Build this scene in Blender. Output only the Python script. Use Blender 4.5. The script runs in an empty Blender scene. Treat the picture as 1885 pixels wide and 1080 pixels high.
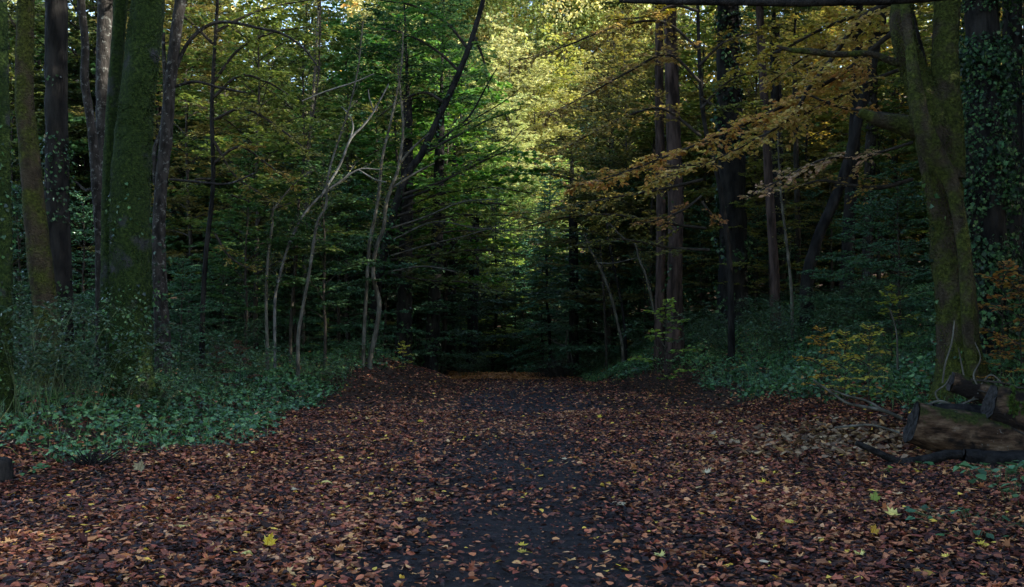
import bpy, math
import numpy as np
from mathutils import Vector

# ------------------------------------------------------------------ camera, world, sun, exposure
C = bpy.context.scene.collection
SC = bpy.context.scene
F, CX, HY, CAMZ = 1833.0, 942.5, 620.0, 1.5       # focal length and horizon in photo pixels, eye height
cam = bpy.data.cameras.new('camera'); co = bpy.data.objects.new('camera', cam); C.objects.link(co)
cam.sensor_fit = 'HORIZONTAL'; cam.sensor_width = 36.0; cam.lens = 36.0 * F / 1885.0
cam.shift_y = (HY - 540.0) / 1885.0
cam.clip_start = 0.05; cam.clip_end = 2000
co.location = (0, 0, CAMZ); co.rotation_euler = (math.radians(90), 0, 0)
SC.camera = co
SUN_EL, SUN_AZ = math.radians(30), math.radians(102)   # azimuth from +Y (ahead) towards +X
w = bpy.data.worlds.new('World'); SC.world = w; w.use_nodes = True
nt = w.node_tree; nt.nodes.clear()
sky = nt.nodes.new('ShaderNodeTexSky'); sky.sky_type = 'NISHITA'; sky.sun_disc = False
sky.sun_elevation = SUN_EL; sky.sun_rotation = SUN_AZ
bg = nt.nodes.new('ShaderNodeBackground'); bg.inputs[1].default_value = 0.15
wo = nt.nodes.new('ShaderNodeOutputWorld')
nt.links.new(sky.outputs[0], bg.inputs[0]); nt.links.new(bg.outputs[0], wo.inputs[0])
sl = bpy.data.lights.new('sun', 'SUN'); sl.energy = 3.5; sl.angle = math.radians(0.5); sl.color = (1.0, 0.93, 0.80)
so = bpy.data.objects.new('sun', sl); C.objects.link(so)
sd = Vector((math.sin(SUN_AZ) * math.cos(SUN_EL), math.cos(SUN_AZ) * math.cos(SUN_EL), math.sin(SUN_EL)))
so.rotation_euler = sd.to_track_quat('Z', 'Y').to_euler()
SC.view_settings.view_transform = 'Standard'; SC.view_settings.look = 'None'
SC.view_settings.gamma = 1.0; SC.view_settings.use_curve_mapping = False
SC.view_settings.exposure = 2.22
SC.render.engine = 'CYCLES'
cy = SC.cycles
cy.max_bounces = 5; cy.diffuse_bounces = 4; cy.glossy_bounces = 2; cy.transmission_bounces = 4; cy.transparent_max_bounces = 4
cy.use_denoising = True; cy.caustics_reflective = False; cy.caustics_refractive = False
cy.sample_clamp_indirect = 4.0

# ------------------------------------------------------------------ numeric helpers
rng = np.random.default_rng(7)
PI = math.pi
def sstep(a, b, x):
    t = np.clip((x - a) / (b - a), 0, 1); return t * t * (3 - 2 * t)
def _hash(ix, iy, iz, s):
    h = (ix.astype(np.int64) * 374761393 + iy.astype(np.int64) * 668265263 + iz.astype(np.int64) * 2147483647 + s * 974711) & 0xffffffff
    h = ((h ^ (h >> 13)) * 1274126177) & 0xffffffff
    h = h ^ (h >> 16)
    return (h & 0xffff) / 32767.5 - 1.0
def vnoise(p, s=0):
    p = np.asarray(p, float); i = np.floor(p); f = p - i; f = f * f * (3 - 2 * f)
    r = 0
    for dx in (0, 1):
        for dy in (0, 1):
            for dz in (0, 1):
                wt = (f[..., 0] if dx else 1 - f[..., 0]) * (f[..., 1] if dy else 1 - f[..., 1]) * (f[..., 2] if dz else 1 - f[..., 2])
                r = r + wt * _hash(i[..., 0] + dx, i[..., 1] + dy, i[..., 2] + dz, s)
    return r
def n2(x, y, sc, s=0):
    x = np.asarray(x, float); y = np.asarray(y, float); x, y = np.broadcast_arrays(x, y)
    return vnoise(np.stack([x / sc, y / sc, np.zeros_like(x) + s * 7.3], -1), s)
def unit(v):
    return v / np.maximum(np.linalg.norm(v, axis=-1, keepdims=True), 1e-9)
def P(px, py, d):
    return np.array([(px - CX) * d / F, d, CAMZ - (py - HY) * d / F])

# ------------------------------------------------------------------ terrain
def path_x(y):
    y = np.asarray(y, float)
    return 0.05 + 0.012 * y + 0.0035 * np.maximum(y - 30, 0) ** 2
def height(x, y):
    x = np.asarray(x, float); y = np.asarray(y, float); x, y = np.broadcast_arrays(x, y)
    c = path_x(y)
    # left bank
    e = -2.6 - 1.7 * sstep(30, 12, y) + c * 0
    tl = np.maximum(e - (x - np.maximum(c - 0.5, 0)), 0)
    on = sstep(5, 15, y) * 0.75 + 0.25
    hl = on * (0.55 * sstep(0, 3.0, tl) + 0.06 * np.maximum(tl - 3, 0))
    hl = np.minimum(hl, 1.4 + 0 * hl)
    # leaf mound on the left where the bank comes out into the path
    mound = 0.62 * np.exp(-((x + 3.9) / 1.35) ** 2 - ((y - 28.5) / 4.2) ** 2) + .30 * np.exp(-((x + 2.6) / .8) ** 2 - ((y - 31) / 2.5) ** 2)
    # right slope
    on_x = 5.9 - 1.8 * sstep(10, 16, y) - 1.5 * sstep(20, 34, y)
    tr = np.maximum(x - np.maximum(c - 0.5, 0) - on_x, 0)
    hr = (0.44 + .22 * sstep(16, 28, y)) * tr * tr / (tr + 0.5)
    hr = 3.3 * (1 - np.exp(-hr / 3.3))
    far = 0.7 * np.maximum(y - 100, 0); far = 90 * (1 - np.exp(-far / 90)) - 1.0 * sstep(39, 62, y)
    z = np.maximum(hl, 0) * (1 + .5 * sstep(20, 32, y)) + mound + hr + far
    z = z - 0.05 * np.exp(-((x - c) / 1.4) ** 2)
    off = np.clip(np.abs(x - c) / 3, 0.15, 1)
    z = z + off * (0.10 * n2(x, y, 2.3, 1) + 0.045 * n2(x, y, 0.8, 2)) + 0.012 * n2(x, y, 0.35, 3)
    return z
def hz(x, y): return float(height(x, y))
def on_ground(px, py):
    """the terrain point seen at a photo pixel"""
    d = np.linspace(4.0, 60, 2200); x = (px - CX) * d / F; z = CAMZ - (py - HY) * d / F
    k = np.argmax(z <= height(x, d)); return np.array([x[k], d[k], hz(x[k], d[k])])

# ------------------------------------------------------------------ mesh builder
class Geo:
    def __init__(s): s.v = []; s.n = 0; s.L = []; s.S = []; s.m = []; s.r = []; s.sm = []
    def add(s, V, faces, mat=0, rnd=None, smooth=False):
        """V (N,k,3) copies of one little mesh with the same face list, or (k,3)"""
        V = np.asarray(V, float)
        if V.ndim == 2: V = V[None]
        N, k, _ = V.shape
        if N == 0: return
        off = (s.n + np.arange(N) * k)
        sizes = np.array([len(f) for f in faces]); flat = np.concatenate([np.asarray(f) for f in faces])
        s.v.append(V.reshape(-1, 3)); s.L.append((off[:, None] + flat[None]).ravel()); s.S.append(np.tile(sizes, N))
        nf = N * len(sizes)
        s.m.append(np.full(nf, mat, np.int32))
        rr = np.zeros(N) if rnd is None else np.broadcast_to(np.asarray(rnd, float), (N,))
        s.r.append(np.repeat(rr, len(sizes))); s.sm.append(np.full(nf, smooth, bool))
        s.n += N * k
    def add_grid(s, V, mat=0, closed=False, smooth=True, rnd=0.0):
        """V (a,b,3) grid; closed wraps b"""
        a, b, _ = V.shape
        i = np.arange(a - 1)[:, None]; j = np.arange(b if closed else b - 1)[None]
        j2 = (j + 1) % b
        q = np.stack([i * b + j, i * b + j2, (i + 1) * b + j2, (i + 1) * b + j], -1).reshape(-1, 4) + s.n
        s.v.append(V.reshape(-1, 3)); s.L.append(q.ravel()); s.S.append(np.full(len(q), 4))
        s.m.append(np.full(len(q), mat, np.int32)); s.r.append(np.full(len(q), rnd)); s.sm.append(np.full(len(q), smooth))
        s.n += a * b
    def mesh(s, name, mats):
        me = bpy.data.meshes.new(name)
        V = np.concatenate(s.v); L = np.concatenate(s.L).astype(np.int32); S = np.concatenate(s.S).astype(np.int32)
        me.vertices.add(len(V)); me.vertices.foreach_set('co', V.ravel().astype(np.float32))
        me.loops.add(len(L)); me.loops.foreach_set('vertex_index', L)
        me.polygons.add(len(S)); st = np.zeros(len(S), np.int32); st[1:] = np.cumsum(S)[:-1]
        me.polygons.foreach_set('loop_start', st)
        me.polygons.foreach_set('material_index', np.concatenate(s.m))
        me.polygons.foreach_set('use_smooth', np.concatenate(s.sm))
        at = me.attributes.new('rnd', 'FLOAT', 'FACE'); at.data.foreach_set('value', np.concatenate(s.r).astype(np.float32))
        for m in mats: me.materials.append(m)
        me.update(calc_edges=True)
        return me
    def build(s, name, mats, parent=None, loc=(0, 0, 0)):
        o = bpy.data.objects.new(name, s.mesh(name, mats)); C.objects.link(o)
        o.location = loc
        if parent is not None: o.parent = parent
        return o
def thing(name, label, cat, loc=(0, 0, 0), rz=0.0, group=None):
    o = bpy.data.objects.new(name, None); C.objects.link(o); o.location = Vector([float(v) for v in loc]); o.rotation_euler = (0, 0, rz)
    o.empty_display_size = 0.2
    return tag(o, label, cat, group)
def tag(o, label, cat, group=None):
    o['label'] = label; o['category'] = cat
    if group: o['group'] = group
    return o
def kind(o, k, label=None, cat=None):
    o['kind'] = k
    if label: o['label'] = label
    if cat: o['category'] = cat
    return o

# leaf templates: (verts, faces); x sideways, y along, z up
def _t(v): return np.array(v, float)
T_QUAD = (_t([(0, 0, 0), (.33, .45, .05), (0, 1, -.04), (-.33, .45, .05)]), [(0, 1, 2, 3)])
T_OVAL = (_t([(0, 0, 0), (.24, .22, .05), (.32, .52, .07), (.16, .84, .02), (0, 1, -.06), (-.16, .84, .02), (-.32, .52, .07), (-.24, .22, .05)]),
          [(0, 1, 2, 3, 4), (0, 4, 5, 6, 7)])
def _lobed(h, curl):
    h = [(x, y) for x, y in h]
    pts = [(0, 0)] + h; mid = h[-1]
    left = [(-x, y) for x, y in h[:-1]][::-1]
    v = [(x, y, curl * (x * x - 0.25 * (y - .5) ** 2)) for x, y in pts + left]
    n = len(pts)
    return _t(v), [tuple(range(n)), tuple([0, n - 1] + list(range(n, len(v))))]
T_MAPLE = _lobed([(.14, -.02), (.42, -.10), (.34, .12), (.58, .22), (.44, .32), (.60, .62), (.36, .52), (.20, .56), (.22, .78), (.10, .80), (0, 1.05)], .35)
T_IVY = _lobed([(.20, -.10), (.40, .02), (.30, .20), (.46, .40), (.24, .50), (0, .95)], .25)
def spin(tm, ax, amt): return tm
def leaves(G, tm, pos, d, n, size, mat=0, rnd=None, curl=None, wide=1.0):
    N = len(pos)
    if N == 0: return
    d = unit(d); s = unit(np.cross(d, n)); n = np.cross(s, d)
    size = np.broadcast_to(np.asarray(size, float), (N,))[:, None, None]
    t = np.broadcast_to(tm[0], (N,) + tm[0].shape).copy(); t[..., 0] *= wide
    if curl is not None:
        c = np.asarray(curl)[:, None]
        t[..., 2] += c * (t[..., 1] - .4) ** 2 * 1.2 + np.roll(np.asarray(curl), 1)[:, None] * t[..., 0] ** 2 * 1.6
    V = pos[:, None] + size * (t[..., 0:1] * s[:, None] + t[..., 1:2] * d[:, None] + t[..., 2:3] * n[:, None])
    G.add(V, tm[1], mat, rng.random(N) if rnd is None else rnd)
def tubes(G, PTS, R, sides=3, mat=0):
    """many tubes at once: PTS (n,k,3), R (n,k)"""
    if len(PTS) == 0: return
    n, k, _ = PTS.shape
    T = unit(np.gradient(PTS, axis=1)); up = np.array([0.13, 0.07, 1.0])
    vert = np.abs(T[..., 2:3]) > .93
    ref = np.where(vert, np.array([1.0, .1, 0]), up)
    s = unit(np.cross(T, ref)); q = np.cross(s, T)
    a = np.arange(sides) * 2 * PI / sides
    V = PTS[:, :, None] + R[:, :, None, None] * (np.cos(a)[None, None, :, None] * s[:, :, None] + np.sin(a)[None, None, :, None] * q[:, :, None])
    faces = [(i * sides + j, i * sides + (j + 1) % sides, (i + 1) * sides + (j + 1) % sides, (i + 1) * sides + j) for i in range(k - 1) for j in range(sides)]
    G.add(V.reshape(n, k * sides, 3), faces, mat, rng.random(n), True)
def spline(pts, step):
    """Catmull-Rom through rows of any width; returns resampled rows"""
    p = np.asarray(pts, float)
    if len(p) == 2: m = max(2, int(np.linalg.norm(p[1, :3] - p[0, :3]) / step) + 1); t = np.linspace(0, 1, m)[:, None]; return p[0] * (1 - t) + p[1] * t
    q = np.vstack([2 * p[0] - p[1], p, 2 * p[-1] - p[-2]]); out = []
    for i in range(len(p) - 1):
        a, b, c, d = q[i:i + 4]; m = max(2, int(np.linalg.norm(c[:3] - b[:3]) / step))
        t = np.linspace(0, 1, m, endpoint=False)[:, None]
        out.append(.5 * (2 * b + (c - a) * t + (2 * a - 5 * b + 4 * c - d) * t ** 2 + (3 * b - a - 3 * c + d) * t ** 3))
    out.append(p[-1:]); return np.vstack(out)
def tube(G, pts, rad, sides=12, mat=0, cap=True, rough=0.0, flare=0.0, seed=0, lobes=0.0):
    """one smooth trunk or limb with a knobbly outline"""
    pts = np.asarray(pts, float); rad = np.asarray(rad, float); k = len(pts)
    T = unit(np.gradient(pts, axis=0)); s = np.zeros((k, 3))
    s0 = np.cross(T[0], (0, 1, 0.2)); s0 /= np.linalg.norm(s0)
    for i in range(k):
        s0 = s0 - T[i] * np.dot(s0, T[i]); s0 /= np.linalg.norm(s0); s[i] = s0
    q = np.cross(s, T); a = np.arange(sides) * 2 * PI / sides
    dirs = np.cos(a)[None, :, None] * s[:, None] + np.sin(a)[None, :, None] * q[:, None]
    r = np.repeat(rad[:, None], sides, 1)
    if flare:
        h = np.concatenate([[0], np.cumsum(np.linalg.norm(np.diff(pts, axis=0), axis=1))])
        lob = 1 + .35 * np.sin(3 * a + seed) + .25 * np.sin(5 * a + 2.1 * seed)
        r = r * (1 + flare * np.exp(-h / .35)[:, None] * lob[None])
    if lobes: r = r * (1 + lobes * np.sin(2 * a + seed + .35 * pts[:, 2:3]) + .6 * lobes * np.sin(5 * a + 2 * seed - .5 * pts[:, 2:3]))
    V0 = pts[:, None] + r[..., None] * dirs
    if rough:
        m = np.mean(rad)
        r = r * (1 + rough * (vnoise(V0 / (m * 1.1), seed + 1) + .6 * vnoise(V0 / (m * .45), seed + 2) + .4 * vnoise(V0 / (m * .2), seed + 3)))
        V0 = pts[:, None] + r[..., None] * dirs
    G.add_grid(V0, mat, closed=True)
    if cap:
        G.add(V0[-1], [tuple(range(sides))], mat); G.add(V0[0], [tuple(range(sides))[::-1]], mat)
    return V0, dirs

# ------------------------------------------------------------------ materials
def mat(name):
    m = bpy.data.materials.new(name); m.use_nodes = True; n = m.node_tree; n.nodes.clear()
    out = n.nodes.new('ShaderNodeOutputMaterial'); return m, n, out
def N(nt, t, **kw):
    n = nt.nodes.new(t)
    for k, v in kw.items():
        if k.startswith('i_'): n.inputs[int(k[2:]) if k[2:].isdigit() else k[2:].replace('_', ' ')].default_value = v
        else: setattr(n, k, v)
    return n
def ramp(nt, fac, stops, const=False):
    r = nt.nodes.new('ShaderNodeValToRGB'); e = r.color_ramp.elements
    if const: r.color_ramp.interpolation = 'CONSTANT'
    while len(e) < len(stops): e.new(0.5)
    for i, (p, c) in enumerate(stops): e[i].position = p; e[i].color = (*c, 1)
    nt.links.new(fac, r.inputs[0]); return r.outputs[0]
def mixc(nt, fac, a, b, mode='MIX'):
    m = nt.nodes.new('ShaderNodeMix'); m.data_type = 'RGBA'; m.blend_type = mode
    for sock, v in ((m.inputs[0], fac), (m.inputs[6], a), (m.inputs[7], b)):
        if isinstance(v, bpy.types.NodeSocket): nt.links.new(v, sock)
        elif isinstance(v, (int, float)): sock.default_value = v
        else: sock.default_value = (*v, 1)
    return m.outputs[2]
def math_(nt, op, a, b=0.5, c=None):
    m = nt.nodes.new('ShaderNodeMath'); m.operation = op
    for i, v in enumerate((a, b, c)):
        if v is None: continue
        if isinstance(v, bpy.types.NodeSocket): nt.links.new(v, m.inputs[i])
        else: m.inputs[i].default_value = v
    return m.outputs[0]
def noise(nt, scale, detail=4, vec=None, rough=.55):
    n = nt.nodes.new('ShaderNodeTexNoise'); n.inputs['Scale'].default_value = scale; n.inputs['Detail'].default_value = detail; n.inputs['Roughness'].default_value = rough
    if vec is None:
        g = nt.nodes.new('ShaderNodeNewGeometry'); vec = g.outputs['Position']
    nt.links.new(vec, n.inputs['Vector']); return n.outputs['Fac']
def leaf_mat(name, stops=None, rough=.55, spec=.3, trans=.4, use_obj=True, hue=.06):
    m, n, out = mat(name)
    at = N(n, 'ShaderNodeAttribute', attribute_name='rnd')
    if use_obj:
        oi = N(n, 'ShaderNodeObjectInfo'); base = oi.outputs['Color']
    else:
        base = ramp(n, at.outputs['Fac'], stops)
    h = N(n, 'ShaderNodeHueSaturation')
    n.links.new(base, h.inputs['Color'])
    wn = N(n, 'ShaderNodeTexWhiteNoise', noise_dimensions='1D'); n.links.new(at.outputs['Fac'], wn.inputs['W'])
    n.links.new(math_(n, 'MULTIPLY_ADD', wn.outputs['Value'], hue, .5 - hue / 2), h.inputs['Hue'])
    n.links.new(math_(n, 'MULTIPLY_ADD', at.outputs['Fac'], .9, .5), h.inputs['Value'])
    col = h.outputs[0]
    b = N(n, 'ShaderNodeBsdfPrincipled'); b.inputs['Roughness'].default_value = rough; b.inputs['Specular IOR Level'].default_value = spec
    n.links.new(col, b.inputs['Base Color'])
    if rough < .4: n.links.new(math_(n, 'MULTIPLY_ADD', wn.outputs['Value'], .36, rough - .17), b.inputs['Roughness'])
    if trans:
        t = N(n, 'ShaderNodeBsdfTranslucent'); n.links.new(mixc(n, .5, col, (1.0, .9, .35), 'SOFT_LIGHT'), t.inputs[0])
        mx = N(n, 'ShaderNodeMixShader'); mx.inputs[0].default_value = trans
        n.links.new(b.outputs[0], mx.inputs[1]); n.links.new(t.outputs[0], mx.inputs[2]); n.links.new(mx.outputs[0], out.inputs[0])
    else: n.links.new(b.outputs[0], out.inputs[0])
    return m
def surf_mat(name, build, rough=.85, bump=None, dist=.02, spec=.12):
    m, n, out = mat(name)
    b = N(n, 'ShaderNodeBsdfPrincipled'); b.inputs['Roughness'].default_value = rough; b.inputs['Specular IOR Level'].default_value = spec
    col = build(n); n.links.new(col, b.inputs['Base Color'])
    if bump is not None:
        bp = N(n, 'ShaderNodeBump'); bp.inputs['Strength'].default_value = 1.0; bp.inputs['Distance'].default_value = dist
        n.links.new(bump(n), bp.inputs['Height']); n.links.new(bp.outputs[0], b.inputs['Normal'])
    n.links.new(b.outputs[0], out.inputs[0]); return m
def obj_vec(n): return N(n, 'ShaderNodeTexCoord').outputs['Object']
def stretched(n, sx, sz):
    mp = N(n, 'ShaderNodeMapping'); mp.inputs['Scale'].default_value = (sx, sx, sz); n.links.new(obj_vec(n), mp.inputs[0]); return mp.outputs[0]

M_LEAF = leaf_mat('broadleaf', trans=.45)
M_GLOSS = leaf_mat('glossy_leaf', rough=.38, spec=.25, trans=.15)
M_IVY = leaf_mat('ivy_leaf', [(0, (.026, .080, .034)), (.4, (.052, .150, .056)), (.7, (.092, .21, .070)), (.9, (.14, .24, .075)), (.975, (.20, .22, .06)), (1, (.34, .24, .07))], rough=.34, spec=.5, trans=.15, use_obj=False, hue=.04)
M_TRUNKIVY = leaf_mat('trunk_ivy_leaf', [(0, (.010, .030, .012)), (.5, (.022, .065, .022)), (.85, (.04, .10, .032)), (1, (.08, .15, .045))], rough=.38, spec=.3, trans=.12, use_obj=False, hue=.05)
M_TWIG = surf_mat('twig_bark', lambda n: ramp(n, noise(n, 9, 2), [(.3, (.02, .016, .013)), (.7, (.05, .044, .036))]), .9)
M_PALE = surf_mat('pale_bark', lambda n: ramp(n, noise(n, 7, 4, stretched(n, 1, .5)), [(.3, (.035, .033, .025)), (.5, (.075, .07, .055)), (.72, (.15, .145, .12))]), .85,
                  lambda n: noise(n, 40, 3), .01)
M_WHITE = surf_mat('lichen_white_bark', lambda n: ramp(n, noise(n, 7, 4), [(.35, (.05, .05, .046)), (.65, (.16, .16, .15))]), .85)
M_GREY = surf_mat('grey_bark', lambda n: mixc(n, ramp(n, noise(n, 9, 6, None, .7), [(.56, (0, 0, 0)), (.64, (1, 1, 1))]),
                  ramp(n, noise(n, 10, 4, stretched(n, 1, .4)), [(.38, (.012, .011, .010)), (.62, (.040, .036, .033))]), (.13, .135, .125)), .85,
                  lambda n: noise(n, 25, 5, stretched(n, 1, .35)), .03)
M_DARK = surf_mat('dark_bark', lambda n: ramp(n, noise(n, 6, 5, stretched(n, 1, .3)), [(.38, (.006, .006, .006)), (.62, (.026, .024, .022))]), .9,
                  lambda n: noise(n, 14, 6, stretched(n, 1, .2)), .05)
M_RED = surf_mat('reddish_bark', lambda n: ramp(n, noise(n, 8, 5, stretched(n, 1, .2)), [(.38, (.020, .014, .012)), (.62, (.078, .054, .047))]), .9,
                 lambda n: noise(n, 20, 6, stretched(n, 1, .12)), .05)
def _moss(n, amount, bark0, bark1, g=((.010, .020, .006), (.032, .052, .012), (.07, .09, .022))):
    moss = ramp(n, noise(n, 22, 5), [(.3, g[0]), (.52, g[1]), (.72, g[2])])
    bark = ramp(n, noise(n, 8, 5, stretched(n, 1, .3)), [(.3, bark0), (.7, bark1)])
    m = ramp(n, noise(n, 2.2, 5, obj_vec(n)), [(amount - .06, (0, 0, 0)), (amount + .06, (1, 1, 1))])
    return mixc(n, m, moss, bark)
M_MOSS = surf_mat('mossy_bark', lambda n: _moss(n, .62, (.012, .013, .014), (.06, .062, .064), ((.005, .012, .003), (.018, .034, .007), (.045, .07, .014))), .95, lambda n: noise(n, 38, 6), .05, .15)
M_OLIVE = surf_mat('olive_moss_bark', lambda n: _moss(n, .52, (.018, .014, .009), (.075, .058, .036), ((.012, .016, .004), (.045, .055, .010), (.10, .11, .022))), .95, lambda n: noise(n, 30, 6), .08, .15)
M_SOIL = surf_mat('forest_soil', lambda n: ramp(n, noise(n, 12, 6), [(.3, (.018, .012, .009)), (.55, (.045, .027, .018)), (.75, (.085, .046, .026))]), .95, lambda n: noise(n, 18, 6), .05)
M_MUD = surf_mat('wet_mud', lambda n: ramp(n, noise(n, 9, 8, None, .65), [(.3, (.020, .018, .019)), (.55, (.040, .036, .039)), (.8, (.075, .068, .070))]), .8,
                 lambda n: noise(n, 30, 9, None, .75), .07, .12)
BROWNS = [(0, (.024, .014, .015)), (.25, (.060, .026, .023)), (.42, (.140, .046, .031)), (.62, (.255, .083, .043)), (.82, (.41, .155, .068)), (.94, (.45, .24, .10)), (.985, (.46, .33, .18)), (1, (.56, .40, .06))]
M_LITTER = leaf_mat('dead_leaf', BROWNS, rough=.62, spec=.22, trans=.06, use_obj=False, hue=.03)
M_TAN = leaf_mat('tan_dead_leaf', [(0, (.10, .055, .03)), (.4, (.17, .10, .055)), (.8, (.29, .20, .12)), (1, (.34, .18, .07))], rough=.55, spec=.3, trans=.1, use_obj=False, hue=.02)
M_FALLEN = leaf_mat('fallen_yellow_leaf', rough=.5, spec=.3, trans=.1, hue=.02)
M_WOOD = surf_mat('cut_wood', lambda n: ramp(n, noise(n, 14, 6), [(.38, (.008, .007, .007)), (.62, (.050, .046, .045))]), .9, lambda n: noise(n, 45, 6), .02)
def along(n, sx, syz):
    mp = N(n, 'ShaderNodeMapping'); mp.inputs['Scale'].default_value = (sx, syz, syz); n.links.new(obj_vec(n), mp.inputs[0]); return mp.outputs[0]
def _log(n):
    bark = ramp(n, noise(n, 11, 6, along(n, .16, 1), .65), [(.34, (.016, .010, .007)), (.46, (.070, .040, .024)), (.57, (.14, .088, .054)), (.68, (.22, .15, .10))])
    bark = mixc(n, ramp(n, noise(n, 3.2, 5), [(.48, (0, 0, 0)), (.58, (1, 1, 1))]), bark, (.016, .012, .010))
    moss = ramp(n, noise(n, 30, 5), [(.3, (.010, .014, .004)), (.7, (.06, .075, .016))])
    g = N(n, 'ShaderNodeNewGeometry'); sp = N(n, 'ShaderNodeSeparateXYZ'); n.links.new(g.outputs['Normal'], sp.inputs[0])
    m = ramp(n, math_(n, 'MULTIPLY_ADD', sp.outputs[2], .25, noise(n, 5, 5)), [(.62, (0, 0, 0)), (.74, (1, 1, 1))])
    lich = ramp(n, noise(n, 16, 6), [(.64, (0, 0, 0)), (.70, (1, 1, 1))])
    return mixc(n, math_(n, 'MULTIPLY', lich, ramp(n, noise(n, 2.1, 2), [(.5, (0, 0, 0)), (.6, (1, 1, 1))])), mixc(n, m, bark, moss), (.24, .24, .22))
M_LOG = surf_mat('log_bark', _log, .92, lambda n: noise(n, 16, 8, along(n, .2, 1), .7), .10)
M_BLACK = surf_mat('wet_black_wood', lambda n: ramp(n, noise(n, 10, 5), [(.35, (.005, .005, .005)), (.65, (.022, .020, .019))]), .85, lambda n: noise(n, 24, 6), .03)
M_NEEDLE = leaf_mat('needle', rough=.5, spec=.3, trans=.2)

# ------------------------------------------------------------------ ground, path
def axis(segs):
    out = []
    for a, b, st in segs: out.append(np.arange(a, b, st))
    return np.concatenate(out + [[segs[-1][1]]])
gx = axis([(-320, -60, 20), (-60, -16, 2), (-16, 16, .16), (16, 60, 2), (60, 320, 20)])
gy = axis([(-60, 2, 4), (2, 46, .18), (46, 120, 2), (120, 420, 12)])
X, Y = np.meshgrid(gx, gy, indexing='ij')
G = Geo(); G.add_grid(np.stack([X, Y, height(X, Y)], -1)[:, ::-1])
ground = kind(G.build('ground', [M_SOIL]), 'structure')
lat = np.linspace(-2.1, 2.1, 85); py_ = axis([(-6, 46, .06)])
A, Yp = np.meshgrid(lat, py_, indexing='ij'); Xp = path_x(Yp) + A
Zp = height(Xp, Yp) + .03 - .075 * sstep(1.3, 2.1, np.abs(A) + .25 * n2(A, Yp, .6, 4)) + .012 * n2(Xp, Yp, .13, 5) + .012 * n2(Xp, Yp, .3, 6)
G = Geo(); G.add_grid(np.stack([Xp, Yp, Zp], -1)[:, ::-1])
kind(G.build('path', [M_MUD]), 'structure')

# green ground cover mask
def green(x, y):
    nz = .8 * n2(x, y, 1.6, 11) + .4 * n2(x, y, .6, 12)
    c = path_x(y)
    el = -3.7 - .035 * (y - 12) + .9 * sstep(24, 31, y) - 1.2 * sstep(14.5, 10.5, y)
    L = sstep(-.2, .35, (el - (x - np.maximum(c - .5, 0))) + nz * .6) * sstep(10.3, 11.6, y + nz * .9 - .25 * (x + 6))
    er = 5.7 - 1.1 * sstep(14, 24, y) - 2.3 * sstep(24, 36, y)
    R = sstep(-.2, .45, ((x - np.maximum(c - .5, 0)) - er) + nz * .7) * sstep(12.8, 13.8, y + nz)
    return np.maximum(L, R)
# ------------------------------------------------------------------ fallen leaves
def scatter(n, y0, y1, fx=.56):
    y = np.sqrt(rng.random(n) * (y1 * y1 - y0 * y0) + y0 * y0); x = (rng.random(n) * 2 - 1) * fx * y
    return x, y
def litter_density(x, y):
    c = path_x(y); l = x - c
    core = np.exp(-(np.abs(l + .15) / (1.0 + .02 * y)) ** 2.5)
    nz = .5 + .5 * n2(x, y, .9, 21) + .35 * n2(x, y, .35, 22)
    mud = core * (1.03 - .029 * np.clip(y - 6, 0, 24)) * np.clip(.88 + .35 * n2(x, y, 1.3, 23), 0, 1)
    d = 1 - mud
    d = d * (.45 + .75 * np.clip(nz, 0, 1) * sstep(.2, 1, d) + .1)
    d = np.where(np.abs(l - .25) < .10 + .01 * y, d * .8, d)
    g = green(x, y)
    return np.clip(d, 0.035, 1) * (1 - .80 * g)
def lay(G, x, y, tm, size, tilt, lift, matn=0, rnd=None):
    n = len(x); z = height(x, y); c = np.abs(x - path_x(y)) < 1.5
    z = z + np.where(c, .035, .01) + rng.random(n) * lift
    a = rng.random(n) * 2 * PI; d = np.stack([np.cos(a), np.sin(a), rng.normal(0, tilt * .6, n)], -1)
    nn = np.stack([rng.normal(0, tilt, n), rng.normal(0, tilt, n), np.ones(n)], -1)
    pos = np.stack([x, y, z], -1) - unit(d) * (np.broadcast_to(size, (n,))[:, None] * .5)
    leaves(G, tm, pos, d, nn, size, matn, rnd, rng.normal(0, .45, n))
G = Geo()
for (y0, y1, n, tm, s0, s1) in ((4.3, 10, 72000, T_OVAL, .030, .074), (10, 20, 150000, T_OVAL, .036, .076), (20, 60, 220000, T_QUAD, .058, .10)):
    x, y = scatter(n, y0, y1); k = rng.random(len(x)) < litter_density(x, y); x, y = x[k], y[k]
    r = np.clip(rng.beta(.95, 1.35, len(x)) + .17 * n2(x, y, 1.3, 25) + .12 * n2(x, y, .45, 26), 0, .95); r = np.where(rng.random(len(x)) < .012, 1.0, r)
    lay(G, x, y, tm, s0 + rng.random(len(x)) * (s1 - s0), .28, .035, 0, r)
    x, y = scatter(n // 22, y0, y1); k = rng.random(len(x)) < litter_density(x, y); x, y = x[k], y[k]
    lay(G, x, y, T_MAPLE if y1 < 25 else T_QUAD, (.05 + rng.random(len(x)) * .04) * (1 if y1 < 25 else 1.4), .25, .045, 0, np.clip(rng.beta(1.6, 1.5, len(x)), 0, 1))
x, y = scatter(16000, 10, 34, .58); k = (green(x, y) > .4) & (rng.random(len(x)) < np.clip(.35 + .6 * n2(x, y, 1.4, 28), 0, 1)); x, y = x[k], y[k]   # caught on top of the ivy
lay(G, x, y, T_OVAL, .05 + rng.random(len(x)) * .05, .45, .26, 0, np.clip(rng.beta(1.2, 1.0, len(x)), 0, 1))
x, y = scatter(26000, 4.3, 20, .2); k = rng.random(len(x)) < .75; x, y = x[k], y[k]   # trodden scraps on the mud
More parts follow.
